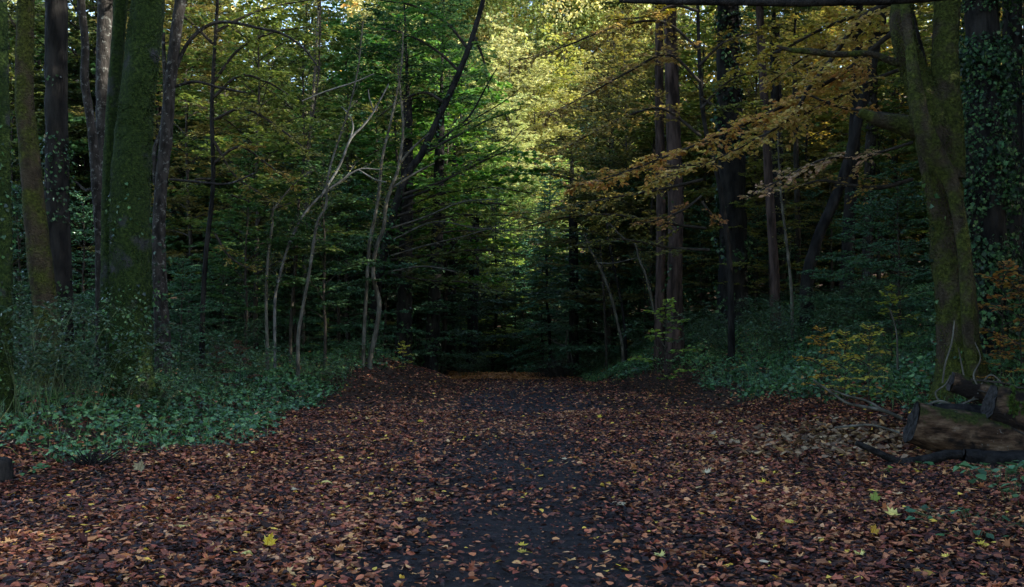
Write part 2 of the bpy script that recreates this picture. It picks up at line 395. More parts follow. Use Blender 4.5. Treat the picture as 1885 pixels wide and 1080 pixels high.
lay(G, x, y, T_QUAD, .012 + rng.random(len(x)) ** 2 * .04, .2, .006, 0, np.clip(rng.beta(.9, 1.8, len(x)), 0, 1))
kind(G.build('leaf_litter', [M_LITTER]), 'stuff', 'brown and russet fallen beech leaves carpeting the path and its banks', 'fallen leaves')
# bits of twig trodden in among the leaves
x, y = scatter(1500, 4.5, 26); n = len(x); a = rng.random(n) * 6.28; l = .04 + .16 * rng.random(n) ** 2; z = height(x, y) + .035 + .03 * rng.random(n)
p0 = np.stack([x, y, z], -1); dv = np.stack([np.cos(a), np.sin(a), rng.normal(0, .12, n)], -1) * l[:, None]; G = Geo()
tubes(G, np.stack([p0, p0 + dv * .5 + rng.normal(0, .012, (n, 3)), p0 + dv], 1), np.tile([.0035, .003, .002], (n, 1)), 4, 0)
kind(G.build('twig_litter', [M_TWIG]), 'stuff', 'small broken twigs trodden in among the fallen leaves', 'twigs')
# pale drift of dry leaves in front of the logs
G = Geo(); n = 900
px = rng.normal(1545, 95, n); py = rng.normal(815, 20, n) - (px - 1545) * .02
q = np.array([on_ground(a, b) for a, b in zip(px, py)])
lay(G, q[:, 0], q[:, 1], T_OVAL, .07 + rng.random(n) * .06, .55, .10)
kind(G.build('dry_leaf_drift', [M_TAN]), 'stuff', 'drift of pale tan dry leaves lying in front of the logs', 'fallen leaves')

x = rng.uniform(-2.6, 3.6, 5200); y = 35.5 + rng.random(5200) * 7 + .5 * n2(x, 0 * x, 1.5, 71)
G = Geo(); lay(G, x, y, T_QUAD, .09 + rng.random(5200) * .06, .45, .05); o = kind(G.build('dry_leaf_drift', [M_FALLEN]), 'stuff', 'amber strip of fallen leaves, coloured as if lit, where the path bends away', 'fallen leaves'); o.color = (.40, .17, .05, 1)  # amber leaves; extra light on the far litter is put into their colour
# ------------------------------------------------------------------ ivy and bramble ground cover
def cover(name, side, n, label):
    G = Geo(); x, y = scatter(n, 10, 46, .62)
    k = (np.sign(x) == side) & (rng.random(n) < green(x, y) * np.clip(1.0 + .6 * n2(x, y, 1.1, 31) + .3 * (side > 0), .2, 1)); x, y = x[k], y[k]; m = len(x)
    mound = np.clip(.10 + .16 * n2(x, y, 1.7, 32) + .10 * n2(x, y, .5, 33), .01, 1) * (1 + .9 * (side > 0) * sstep(18, 30, y))
    z = height(x, y) + mound * (.35 + .75 * rng.random(m)) + .01
    a = rng.random(m) * 2 * PI
    d = np.stack([np.cos(a), np.sin(a), rng.normal(-.1, .3, m)], -1); nn = np.stack([rng.normal(0, .55, m), rng.normal(-.12, .55, m), np.ones(m)], -1)
    s = (.040 + rng.random(m) ** 1.4 * .060) * (1 + .012 * np.maximum(y - 15, 0))
    near = y < 24
    r = np.clip(rng.random(m) * .75 + .25 * n2(x, y, 2.0, 34) + .1, 0, 1)
    for msk, tm in ((near, T_IVY), (~near, T_QUAD)):
        leaves(G, tm, np.stack([x, y, z], -1)[msk], d[msk], nn[msk], s[msk], 0, r[msk], rng.normal(0, .2, msk.sum()), 1.25)
    # grass blades and stalks between the leaves
    kk = rng.random(m) < .22; b = np.stack([x, y, height(x, y)], -1)[kk]; nb = len(b)
    tip = b + np.stack([rng.normal(0, .08, nb), rng.normal(0, .08, nb), .10 + .22 * rng.random(nb)], -1); mid = (b + tip) / 2 + np.array([0, 0, .04])
    tubes(G, np.stack([b, mid, tip], 1), np.tile([.004, .003, .001], (nb, 1)), 3, 0)
    return kind(G.build(name, [M_IVY]), 'stuff', label, 'ground cover')
cover('ivy_ground_cover', -1, 340000, 'dark green ivy and bramble leaves covering the low bank beside the path')
cover('ivy_ground_cover', 1, 440000, 'dark glossy ivy covering the rising slope around the mossy forked tree')

# ------------------------------------------------------------------ foliage builders
def interp(pts, t):
    k = len(pts) - 1; f = np.clip(t * k, 0, k - 1e-6); i = f.astype(int); fr = (f - i)[:, None]
    return pts[i] * (1 - fr) + pts[i + 1] * fr, unit(pts[i + 1] - pts[i])
def spray(G, pts, twlen, gap, leaf, per_m, tm=T_QUAD, t0=.15, flat=.28, droop=.15, sub=True, r0=.008, wood=1, taper=.75, up=(0, 0, 1), rnd_bias=0.0, sides=3, vj=.10):
    """side twigs in a flat plane along a limb, with leaves on them (beech-like)"""
    pts = np.asarray(pts, float); L = np.sum(np.linalg.norm(np.diff(pts, axis=0), axis=1))
    nt_ = max(3, int(L / gap)); t = np.clip(t0 + (1 - t0) * (np.arange(nt_) + rng.random(nt_) * .8) / nt_, 0, 1)
    b, T = interp(pts, t); up = np.array(up, float)
    S = unit(np.cross(T, up) + 1e-6); sg = np.where(np.arange(nt_) % 2 == 0, 1, -1)[:, None]
    ang = np.radians(rng.normal(52, 10, nt_))[:, None]
    d = unit(T * np.cos(ang) + S * sg * np.sin(ang) + rng.normal(0, vj, (nt_, 3)) + np.array([0, 0, .08]))
    ln = twlen * (1 - taper * (t - t0) / (1 - t0 + 1e-6)) * (.6 + .7 * rng.random(nt_))
    def mk(b, d, ln, k=4):
        s = np.linspace(0, 1, k)[None, :, None]
        return b[:, None] + d[:, None] * ln[:, None, None] * s + np.array([0, 0, -1.0]) * (droop * ln)[:, None, None] * s ** 2
    tw = mk(b, d, ln); tubes(G, tw, r0 * (.5 + .5 * (ln / twlen))[:, None] * np.array([1, .75, .5, .2])[None], sides, wood)
    allp, alll = [tw], [ln]
    if sub:
        ss = np.array([.22, .38, .54, .70, .85]); idx = np.repeat(np.arange(nt_), 5); sv = np.tile(ss, nt_) + rng.normal(0, .04, 5 * nt_)
        f = np.clip(sv, 0, .99)[:, None]
        bb = b[idx] + d[idx] * ln[idx, None] * f + np.array([0, 0, -1.0]) * (droop * ln[idx])[:, None] * f ** 2
        S2 = unit(np.cross(d[idx], up) + 1e-6); s2 = np.tile(np.array([1, -1, 1, -1, 1])[:, None], (nt_, 1))
        a2 = np.radians(rng.normal(48, 12, 5 * nt_))[:, None]
        d2 = unit(d[idx] * np.cos(a2) + S2 * s2 * np.sin(a2) + rng.normal(0, vj, (5 * nt_, 3)))
        l2 = ln[idx] * .5 * (1.1 - sv) * (.6 + .8 * rng.random(5 * nt_)) + .06
        st = mk(bb, d2, l2, 4)
        if sides > 2: tubes(G, st, np.tile(np.array([.5, .4, .3, .15]) * r0, (len(st), 1)), 3, wood)
        allp.append(st); alll.append(l2)
    for tp, l in zip(allp, alll):
        cnt = np.maximum(1, (l * per_m * (.6 + .8 * rng.random(len(l)))).astype(int)); idx = np.repeat(np.arange(len(l)), cnt); m = len(idx)
        s = rng.random(m) ** .8; f = s * 3; i = np.minimum(f.astype(int), 2); fr = (f - i)[:, None]
        pos = tp[idx, i] * (1 - fr) + tp[idx, i + 1] * fr; dt = unit(tp[idx, 3] - tp[idx, 0])
        S3 = unit(np.cross(dt, up) + 1e-6); a3 = np.radians(rng.normal(50, 18, m))[:, None]; s3 = np.where(rng.random(m) < .5, 1, -1)[:, None]
        dd = dt * np.cos(a3) + S3 * s3 * np.sin(a3) + rng.normal(0, .14, (m, 3)) + np.array([0, 0, -.12])
        nn = up[None] + rng.normal(0, flat, (m, 3))
        leaves(G, tm, pos, dd, nn, leaf * (.65 + .6 * rng.random(m)), 0, np.clip(rng.random(m) * .8 + .2 * rng.random() + rnd_bias, 0, 1))
def limb_pts(b, az, el, L, k=7, arch=.5, wob=.06):
    s = np.linspace(0, 1, k); d = np.array([math.cos(az), math.sin(az)])
    r = L * s; rad = math.radians(el)
    z = L * (np.sin(rad) * s - arch * .5 * s ** 2 * math.sin(rad) * 1.6)
    off = np.cumsum(rng.normal(0, wob * L / k, (k, 3)), axis=0) * s[:, None]
    return np.asarray(b)[None] + np.stack([d[0] * r * math.cos(rad), d[1] * r * math.cos(rad), z], -1) + off
def tree_proto(kind_, H, R, nl, zlo, leaf, per_m, gap=.26, r=.07, el=(25, 60), seed=0, tm=T_QUAD, lean=.05, profile='dome', flat=.3, sides=3, twf=.42):
    """returns (trunk mesh data, crown mesh data); mats: trunk 0 bark; crown 0 leaf, 1 twig"""
    W, L = Geo(), Geo(); k = 14; s = np.linspace(0, 1, k)
    wob = np.cumsum(rng.normal(0, lean * H / k, (k, 3)), axis=0); wob[:, 2] = 0; wob -= wob[0]
    tp = np.stack([0 * s, 0 * s, -.25 + (H + .25) * s], -1) + wob
    tube(W, tp, r * (1 - .88 * s), 10, 0, rough=.06, flare=.5, seed=seed)
    az = rng.random() * 6.28
    for i in range(nl):
        u = (i + .3 + .5 * rng.random()) / nl; z = zlo + (1 - zlo) * u; b, _ = interp(tp, np.array([z]))
        az += 2.4 + rng.normal(0, .3)
        pf = {'dome': .35 + .65 * math.sin(PI * min(1, .30 + .66 * u)), 'cone': 1.05 - .95 * u, 'flat': .55 + .45 * u}[profile]
        ln = R * pf * (.75 + .4 * rng.random()); e = el[0] + (el[1] - el[0]) * u + rng.normal(0, 6)
        lp = limb_pts(b[0], az, e, ln, arch=.7 if e > 0 else -.6)
        rr = max(.010, r * .34 * (1 - .5 * u)); tubes(W, lp[None], (rr * (1 - .85 * np.linspace(0, 1, len(lp))))[None], 5, 0)
        spray(L, lp, ln * twf, gap, leaf, per_m, tm, .12, flat, .12, True, .006 if sides > 2 else .004, 1, .7, sides=sides)
    spray(L, tp[-4:], R * .3, gap * .6, leaf, per_m, tm, 0, flat, .1, True, .005, 1, .6, sides=sides)
    return W, L
PROTO = {}
def proto(key, bark, leafm, *a, **k):
    W, L = tree_proto(key, *a, **k); PROTO[key] = (W.mesh(key + '_trunk', [bark]), L.mesh(key + '_crown', [leafm, M_TWIG]))
def put_tree(key, name, label, cat, x, y, s, rz, col, group=None, sz=None, dz=0, tilt=(0, 0)):
    r = thing(name, label, cat, (x, y, hz(x, y) + dz), rz, group); r.scale = (s, s, sz or s); r.rotation_euler = (tilt[0], tilt[1], rz)
    for nm, me in (('trunk', PROTO[key][0]), ('crown', PROTO[key][1])):
        o = bpy.data.objects.new(nm, me); C.objects.link(o); o.parent = r; o.color = (*col, 1)
    return r
proto('beech_a', M_TWIG, M_LEAF, 9.5, 3.2, 32, .16, .115, 30, seed=1)
proto('beech_b', M_TWIG, M_LEAF, 10.5, 3.4, 34, .20, .115, 28, seed=2, el=(15, 60))
proto('beech_c', M_TWIG, M_LEAF, 7.0, 2.8, 24, .12, .11, 28, seed=3, el=(10, 55))
proto('maple', M_TWIG, M_LEAF, 9.0, 3.0, 28, .22, .16, 17, seed=4, el=(30, 60), tm=T_OVAL, flat=.45)
proto('conifer', M_DARK, M_NEEDLE, 9.0, 2.2, 54, .08, .10, 26, gap=.17, r=.10, seed=5, el=(-18, 25), profile='cone', flat=.5)
proto('tall_a', M_DARK, M_LEAF, 20, 5.0, 56, .10, .19, 19, gap=.40, r=.26, seed=6, el=(20, 60), flat=.45, sides=3)
proto('tall_b', M_DARK, M_LEAF, 22, 4.6, 56, .06, .19, 19, gap=.40, r=.24, seed=7, el=(10, 55), flat=.45)
proto('holly', M_TWIG, M_GLOSS, 4.2, 2.0, 34, .04, .07, 40, gap=.17, r=.05, seed=8, el=(0, 60), flat=.8, twf=.5)
proto('sapling', M_TWIG, M_LEAF, 1.2, .5, 10, .25, .07, 22, gap=.12, r=.010, seed=9, el=(15, 60), tm=T_OVAL)

# colours (leaf albedo)
GOLD, YEL, YG, GRN, DKG, OLV, ORG, BLG = (.50, .35, .11), (.52, .46, .15), (.17, .22, .055), (.085, .19, .05), (.04, .10, .04), (.14, .15, .045), (.52, .30, .09), (.09, .25, .14)

# ------------------------------------------------------------------ the trees one can tell apart
proto('canopy_a', M_DARK, M_LEAF, 10, 5.0, 44, .02, .19, 18, gap=.40, r=.20, seed=10, el=(5, 60), flat=.45)
proto('canopy_b', M_DARK, M_LEAF, 9, 4.0, 36, .02, .18, 18, gap=.38, r=.12, seed=11, el=(5, 60), flat=.45)
def world_path(pts, d):
    out = []
    for p in pts:
        dd = d + (p[3] if len(p) > 3 else 0); w_ = P(p[0], p[1], dd); out.append([*w_, p[2] * dd / F])
    return np.array(out)
def ivy_leaves(G, V0, dirs, n, zr, size=.07, seed=0, m=0, thick=.05, patch=.0):
    k, sd_, _ = V0.shape; i = rng.integers(0, k - 1, n); j = rng.integers(0, sd_, n); f = rng.random((n, 1))
    p = V0[i, j] * (1 - f) + V0[i + 1, (j + 1) % sd_] * f; o = dirs[i, j]
    keep = (p[:, 2] > zr[0]) & (p[:, 2] < zr[1])
    if patch: keep &= vnoise(p / .55, 40 + seed) > patch
    p, o = p[keep], o[keep]; c = len(p)
    p = p + o * (rng.random((c, 1)) ** 1.5 * thick * (1.3 + vnoise(p / .4, 50 + seed)[:, None]) + .01)
    d = o * .35 + np.array([0, 0, -.75]) + rng.normal(0, .45, (c, 3)); nn = o + rng.normal(0, .62, (c, 3)) + np.array([0, 0, .35])
    leaves(G, T_IVY, p, d, nn, size * (.6 + .8 * rng.random(c)), m, rng.random(c), rng.normal(0, .2, c), 1.2)
def big_tree(name, label, cat, d, pts, barkm, crown=None, ccol=GRN, cs=1.0, group=None, flare=.5, rough=.06, sides=20, ivy=None, branches=(), twin=None, lobes=.03, seed=0, top=None, moss_to=None, ivy_name='ivy', fuzz=None):
    """pts: (px, py, half width px[, depth offset]) from the foot up; carried on above the frame"""
    w_ = world_path(pts, d); base = w_[0].copy()
    if cat == 'sapling': w_[:, 3] *= .70
    zb = hz(base[0], base[1])
    while len(w_) > 2 and w_[1, 2] < zb: w_ = w_[1:]
    foot = w_[0].copy(); foot[2] = zb - .25; 
    if w_[0, 2] > zb + .02: w_ = np.vstack([foot, w_])
    else: w_[0, 2] = zb - .25
    root = np.array([w_[0, 0], w_[0, 1], zb])
    if top:   # continue above the frame to the height given
        a, b = w_[-2], w_[-1]; dv = unit((b - a)[:3]); dv = unit(dv + np.array([0, 0, .8])); need = (top - b[2]) / dv[2]
        if need > 0:
            w_ = np.vstack([w_, [*(b[:3] + dv * need * .5), b[3] * .88], [*(b[:3] + dv * need), b[3] * .72]])
    r = thing(name, label, cat, root, 0, group)
    s = spline(w_, max(.07, w_[:, 3].mean() * .4)); s[:, :3] -= root
    G = Geo(); V0, dirs = tube(G, s[:, :3], s[:, 3], sides, 0, True, rough, flare, seed, lobes)
    G.build('trunk', [barkm], r)
    if fuzz:
        n, fc = fuzz; k_ = len(V0); i = rng.integers(0, k_ - 1, n); j = rng.integers(0, sides, n); f = rng.random((n, 1)); p = V0[i, j] * (1 - f) + V0[i + 1, (j + 1) % sides] * f; o = dirs[i, j]
        kk = (vnoise(p / np.array([.30, .30, .7]), 80) + .5 * vnoise(p / .12, 82) > -.08) & (p[:, 2] < 9); p, o = p[kk] - o[kk] * .006, o[kk]; G = Geo()
        leaves(G, T_QUAD, p, o * .8 + rng.normal(0, .5, o.shape) + np.array([0, 0, -.5]), o + rng.normal(0, .6, o.shape), .028 * (.5 + rng.random(len(p))), 0, np.clip(.42 + .5 * vnoise(p / .35, 81) + rng.normal(0, .15, len(p)), 0, 1)); q = G.build('moss', [M_LEAF], r); q.color = (*fc, 1)
    if twin:
        for tpts in twin:
            t_ = spline(world_path(tpts, d), .08); t_[:, :3] -= root
            G = Geo(); tube(G, t_[:, :3], t_[:, 3], max(10, sides - 4), 0, True, rough, 0, seed + 3, lobes); G.build('stem', [barkm], r)
    if cat == 'sapling' and len(s) > 6:
        G = Geo(); spray(G, s[len(s) // 3:, :3], .85, .16, .05, 1.2, T_OVAL, .0, .5, -.15, True, .0055, 1, .3); q = G.build('twigs', [M_LEAF, barkm], r); q.color = (.32, .30, .08, 1)
    for bp in branches:
        t_ = spline(world_path(bp, d), .08); t_[:, :3] -= root
        G = Geo(); tube(G, t_[:, :3], t_[:, 3], 8, 0, True, .08, 0, seed + 5); G.build('branch', [barkm], r)
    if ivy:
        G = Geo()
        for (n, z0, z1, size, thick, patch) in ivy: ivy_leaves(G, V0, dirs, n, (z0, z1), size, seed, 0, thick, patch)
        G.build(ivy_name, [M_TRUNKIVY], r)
    if crown:
        tp = s[-1, :3]
        for nm, me in (('limbs', PROTO[crown][0]), ('crown', PROTO[crown][1])):
            o = bpy.data.objects.new(nm, me); C.objects.link(o); o.parent = r; o.location = tp - np.array([0, 0, .2]); cc = cs * (.62 if seed > 30 else .72); o.scale = (cc, cc, cc); o.rotation_euler = (0, 0, seed * 1.7); o.color = (*ccol, 1)
    return r, root

def bough(parent, root, d, pts, tw, col, leaf=.075, per_m=30, gap=.16, tm=T_OVAL, droop=.12, up=(0, 0, 1), bark=M_TWIG, flat=.25, t0=.12):
    w_ = spline(world_path(pts, d), .12); w_[:, :3] -= root
    G = Geo(); tube(G, w_[:, :3], w_[:, 3], 7, 0, True, .05); b = G.build('branch', [bark], parent)
    L = Geo(); spray(L, w_[:, :3], tw * .9, gap * .9, leaf * 1.05, per_m * .95, tm, t0, flat * 1.6, droop, True, .005, 1, .6, up, vj=.24)
    o = L.build('leaves', [M_LEAF, M_TWIG], b); o.color = (*col, 1)
    return b
# --- left side
big_tree('tree', 'dark moss covered trunk cut by the left edge of the photo', 'tree', 13, [(4, 520, 17), (4, 300, 14), (0, 60, 13)], M_MOSS, 'canopy_b', DKG, top=9, seed=1, ivy=[(700, 0, 4, .05, .05, 0)])
big_tree('tree', 'leaning olive mossy trunk with pale lichen patches, second from the left edge', 'tree', 16, [(92, 640, 22), (70, 450, 20), (56, 300, 18), (45, 180, 16), (46, 60, 15), (48, -20, 15)], M_OLIVE, 'canopy_b', OLV, top=10, seed=2,
         branches=[[(60, 70, 3), (30, 50, 2.5), (12, 20, 2)]])
big_tree('tree', 'thick straight black ivy-grown trunk between the olive mossy trunk and the thin crooked stem', 'tree', 18, [(106, 640, 27), (106, 400, 22), (104, 200, 20), (104, 0, 20)], M_DARK, 'canopy_a', DKG, top=12, seed=3,
         ivy=[(2600, -1, 4.5, .055, .08, -.1), (900, 2, 8, .05, .06, .05)])
big_tree('tree', 'thin crooked blue-grey stem bending right between the black trunk and the reddish grey trunk', 'tree', 19, [(186, 600, 10), (184, 450, 9), (178, 340, 10), (168, 230, 8), (156, 150, 8), (157, 80, 7), (149, 0, 7)], M_GREY, 'canopy_b', GRN, .8, top=10, flare=.25, sides=14, seed=4,
         branches=[[(176, 345, 3), (158, 350, 3), (140, 335, 2), (130, 338, 1.2)]])
big_tree('tree', 'straight reddish grey spotted trunk just left of the big green mossy twin trunk', 'tree', 22, [(192, 620, 15), (190, 400, 14), (190, 200, 13), (191, 90, 13), (194, 0, 13)], M_GREY, 'canopy_a', GRN, top=12, seed=5)
big_tree('mossy_tree', 'big twin trunk thickly covered in green moss, ivy around its foot, left of the path', 'tree', 16.5,
         [(236, 655, 41), (239, 560, 38), (241, 460, 36), (241, 360, 34), (246, 260, 32), (255, 160, 29), (265, 80, 28), (273, 0, 27)], M_MOSS, 'canopy_a', GRN, 1.1, top=12, seed=6, sides=36, lobes=.05, rough=.08, fuzz=(30000, (.022, .045, .009)),
         ivy=[(3600, -1, 1.9, .055, .10, -.05), (1100, 1, 4.2, .045, .05, .12)],
         twin=[[(206, 640, 21, .25), (203, 480, 16, .25), (202, 330, 13, .3), (208, 200, 12, .35), (216, 90, 12, .4), (227, -60, 13, .4), (240, -300, 9, .4)]])
big_tree('tree', 'pale grey slender trunk with a bare side stem, right of the big mossy twin trunk', 'tree', 21, [(300, 640, 14), (292, 470, 12), (295, 360, 11), (306, 250, 11), (314, 150, 10), (324, 60, 10), (332, 0, 10)], M_GREY, 'canopy_b', YG, 1, top=10.5, seed=7, flare=.3,
         ivy=[(500, -.5, 3.0, .07, .10, 0)], twin=[[(286, 340, 4), (284, 280, 4.5), (297, 240, 4), (304, 170, 4), (300, 60, 3.5)]],
         branches=[[(322, 130, 4), (345, 80, 3.6), (380, 48, 3.2), (420, 40, 3), (470, 50, 2.6), (520, 62, 2.4), (560, 90, 2), (590, 130, 1.4)],
                   [(318, 160, 3), (360, 150, 2.6), (400, 160, 2.3), (440, 168, 2), (455, 170, 1.2)],
                   [(312, 330, 2.4), (370, 335, 2), (420, 338, 1.8), (470, 318, 1.2)]])
# --- saplings in front of the dark holly
big_tree('sapling', 'thin pale pole leaning right at its top, leftmost of the pale poles', 'sapling', 24, [(492, 642, 5), (490, 560, 4), (493, 480, 3.5), (502, 410, 3), (502, 390, 3), (515, 370, 2.5), (545, 335, 2), (575, 315, 1.2)], M_PALE, flare=.15, sides=8, seed=11, lobes=0)
big_tree('sapling', 'bare arching stem with white forking twigs reaching above the dark holly', 'sapling', 24.5,
         [(506, 560, 4), (512, 520, 3.6), (530, 455, 3.6), (556, 400, 3.2), (585, 365, 3), (620, 338, 2.6), (660, 312, 2.2), (700, 312, 1.6)], M_WHITE, flare=.1, sides=8, seed=12, lobes=0,
         branches=[[(590, 362, 2.4), (625, 305, 2.2), (645, 256, 2.2), (668, 232, 1.8), (688, 205, 1.6), (716, 154, 1.0)], [(645, 256, 1.8), (650, 230, 1.5), (640, 208, 1.3), (628, 196, .8)],
                   [(688, 205, 1.2), (680, 180, 1.2), (678, 165, .8)], [(660, 312, 1.4), (690, 330, 1.2), (712, 335, .7)], [(556, 186, 1.2), (600, 168, 1.6), (650, 152, 1.4), (690, 135, .9)]])
big_tree('sapling', 'slender pale brown pole between the arching bare stem and the two poles standing together', 'sapling', 23, [(549, 625, 5), (555, 580, 4.6), (568, 510, 4.2), (577, 450, 4), (584, 410, 3.6), (600, 378, 3.2), (602, 340, 3), (610, 300, 3), (626, 250, 2.6), (645, 190, 2.2), (660, 120, 1.8), (668, 40, 1.4)], M_PALE, flare=.15, sides=8, seed=13, lobes=0)
big_tree('sapling', 'faint dull thin pole standing back between two paler poles', 'sapling', 26, [(535, 620, 4.5), (538, 560, 4), (545, 480, 4), (548, 400, 3), (560, 300, 2.6), (585, 150, 2.4), (590, 0, 2)], M_TWIG, flare=.1, sides=8, seed=14, lobes=0)
big_tree('sapling', 'straight slender pole rising through yellow green leaves', 'sapling', 29, [(560, 560, 4), (570, 260, 4), (577, 170, 4), (583, 80, 3.6), (588, 0, 3.4)], M_PALE, 'canopy_b', YG, .5, top=8.5, flare=.1, sides=8, seed=15, lobes=0)
big_tree('sapling', 'straighter left one of the two pale poles standing together at the bank edge', 'sapling', 26.5, [(669, 648, 5), (671, 600, 4.8), (675, 530, 4.6), (680, 450, 4.6), (690, 400, 4.4), (698, 350, 4.2), (704, 290, 3.6), (720, 220, 3), (738, 130, 2.4), (742, 60, 1.8)], M_PALE, flare=.2, sides=9, seed=16, lobes=0)
big_tree('sapling', 'snaking right one of the two pale poles, with a kink at knee height', 'sapling', 26.5, [(681, 662, 6.5), (690, 620, 6.4), (698, 570, 6.2), (696, 545, 6), (688, 515, 5.8), (687, 485, 5.6), (695, 450, 5.4), (706, 420, 5.2), (710, 380, 5), (720, 345, 4.8), (733, 310, 4.2), (742, 240, 3.4), (738, 180, 2.6), (732, 120, 1.8)], M_PALE, flare=.25, sides=10, seed=17, lobes=0,
         branches=[[(735, 300, 2.4), (762, 270, 2), (790, 245, 1.2)], [(722, 345, 2), (765, 318, 1.8), (800, 300, 1)]])
# --- dark leaning tree over the path and trunks at the end of the path
r_, root_ = big_tree('leaning_tree', 'dark ivy-clad tree leaning right over the path with long upswept boughs', 'tree', 31,
         [(690, 560, 8.7), (715, 430, 7.7), (745, 330, 7.2), (775, 285, 6.7), (808, 215, 6.2), (838, 150, 5.7), (862, 90, 5.1), (884, 20, 4.6), (900, -40, 4.1)], M_DARK, 'canopy_b', GRN, 1.0, top=11, seed=21,
         ivy=[(1800, -1, 4.6, .10, .10, -.2), (500, 4, 10, .09, .05, -.1)],
         branches=[[(728, 370, 2.6), (800, 345, 2.2), (850, 310, 2.0), (900, 285, 1.6), (940, 262, 1.0), (965, 235, 0.6)], [(770, 290, 2.6), (830, 242, 2.0), (865, 212, 1.7), (900, 150, 1.3), (915, 125, 0.9)],
                   [(838, 240, 1.4), (880, 215, 1.2), (930, 185, 0.9), (960, 160, 0.5)], [(720, 400, 1.7), (790, 385, 1.6), (850, 372, 1.2), (910, 378, 0.7)]])
for pts, tw, col in (([(720, 400, 3), (800, 380, 2.4), (880, 372, 2), (950, 380, 1)], .9, (.24, .32, .06)), ([(735, 360, 3), (810, 335, 2.4), (880, 300, 2), (950, 270, 1)], 1.0, (.16, .27, .06)), ([(775, 285, 3), (840, 250, 2.4), (900, 220, 2), (960, 200, 1)], 1.0, (.15, .26, .06)),
                     ([(845, 130, 3), (800, 90, 2.4), (740, 60, 2), (680, 50, 1)], 1.2, (.10, .22, .05)), ([(862, 90, 3), (820, 40, 2.4), (760, 10, 2), (700, 0, 1)], 1.2, (.10, .23, .05)), ([(820, 190, 3), (780, 170, 2.4), (730, 190, 2), (690, 220, 1)], 1.0, (.17, .20, .05)),
                     ([(700, 470, 2.4), (770, 440, 2), (840, 425, 1.6), (900, 430, 1)], .9, (.17, .16, .05)), ([(870, 60, 3), (890, 110, 2), (900, 170, 1)], 1.0, (.18, .30, .07))):
    bough(r_, root_, 31, pts, tw, col, .10, 32, .22, T_QUAD)
for px, d, hw, lean, lab in ((742, 33, 16, 6, 'black trunk at the left side of the path end, beside the leaning mossy one'), (792, 35, 14, 14, 'dark trunk leaning right at the end of the path above the leaf mound'),
                        (828, 44, 9, 8, 'thin greenish trunk just right of the leaning dark trunk at the path end'), (868, 47, 11, 6, 'dark straight trunk at the far left bend of the path'), (905, 50, 9, 3, 'black slim trunk in the shadow where the path bends'),
                        (946, 52, 8, 0, 'dark slim trunk behind the middle of the path end'), (1000, 50, 8, 2, 'dark slim trunk to the right behind the path end'), (882, 55, 6, -4, 'thin dim trunk deep in the shade behind the path bend')):
    if px > 870: put_tree('conifer' if px % 2 else 'beech_c', 'conifer_tree' if px % 2 else 'beech_tree', lab, 'tree', (px - CX) * d / F, d, .85 + hw * .02, px, DKG, tilt=(0, lean * .004)); continue
    big_tree('tree', lab, 'tree', d, [(px, 690, hw), (px + lean * .5, 560, hw * .85), (px + lean, 400, hw * .75)], M_DARK, 'canopy_b', DKG, .9 if px < 860 else .33, top=9.5 if px < 860 else None, seed=int(px), sides=14, ivy=[(500, -1, 5, .09, .08, .0)])
for pts in ([(720, 470, 1.6), (790, 450, 1.3), (870, 430, 1), (960, 400, .7)], [(725, 440, 1.4), (800, 408, 1.2), (880, 420, 1), (990, 425, .6)], [(720, 420, 2), (780, 400, 1.6), (850, 372, 1.2), (920, 366, .7)], [(715, 500, 2), (780, 490, 1.6), (840, 500, 1)]):
    w_ = spline(world_path(pts, 30.5), .12); w_[:, :3] -= root_; G = Geo(); tube(G, w_[:, :3], w_[:, 3], 6, 0, True, .05); spray(G, w_[:, :3], 1.1, .22, .05, .4, T_QUAD, .1, .5, .1, True, .005, 0, .5, vj=.16); G.build('bare_branch', [M_PALE], r_)
# --- right of the path
big_tree('conifer_tree', 'straight dark conifer trunk right of the path end', 'tree', 41, [(1056, 640, 9), (1056, 500, 8.5), (1055, 400, 7.5), (1053, 320, 4), (1052, 270, 1.5)], M_DARK, sides=12, seed=31)
big_tree('sapling', 'pale crooked pole leaning left, first of the bare poles right of the path', 'sapling', 33, [(1146, 640, 4), (1136, 590, 3.8), (1126, 550, 3.8), (1112, 510, 3.4), (1098, 480, 3.2), (1088, 462, 2.6), (1075, 430, 1.6)], M_PALE, flare=.1, sides=8, seed=32, lobes=0,
         branches=[[(1100, 484, 1.6), (1130, 484, 1.3), (1170, 475, .9)]])
big_tree('sapling', 'black slender pole leaning left behind the pale crooked pole', 'sapling', 34, [(1152, 640, 4), (1146, 570, 3.6), (1130, 490, 3), (1118, 420, 2.4), (1112, 340, 2)], M_DARK, flare=.1, sides=8, seed=33, lobes=0)
big_tree('sapling', 'short dull straight pole at the foot of the right slope', 'sapling', 35, [(1116, 640, 4), (1114, 590, 3.8), (1110, 520, 3), (1104, 440, 2)], M_TWIG, flare=.1, sides=8, seed=34, lobes=0)
big_tree('sapling', 'grey pole leaning left with a long bare fork, beside the reddish double trunk', 'sapling', 30, [(1212, 610, 4), (1204, 570, 3.6), (1190, 510, 3.2), (1176, 475, 3), (1170, 450, 2.4), (1150, 440, 2), (1120, 410, 1.4)], M_PALE, flare=.1, sides=8, seed=35, lobes=0)
big_tree('reddish_tree', 'straight reddish brown thicker trunk of the pair right of the path', 'tree', 28, [(1242, 610, 17), (1243, 500, 14), (1244, 380, 14), (1240, 250, 13), (1236, 120, 12), (1232, 0, 11)], M_RED, 'canopy_a', OLV, 1, top=12, seed=36, ivy=[(500, 0, 5, .08, .07, .1)])
big_tree('reddish_tree', 'thinner reddish brown trunk just left of the thicker one of the pair', 'tree', 29, [(1214, 610, 10), (1216, 500, 9), (1217, 350, 8.5), (1214, 200, 8), (1213, 0, 7)], M_RED, 'canopy_b', OLV, .8, top=11, seed=37, sides=14)
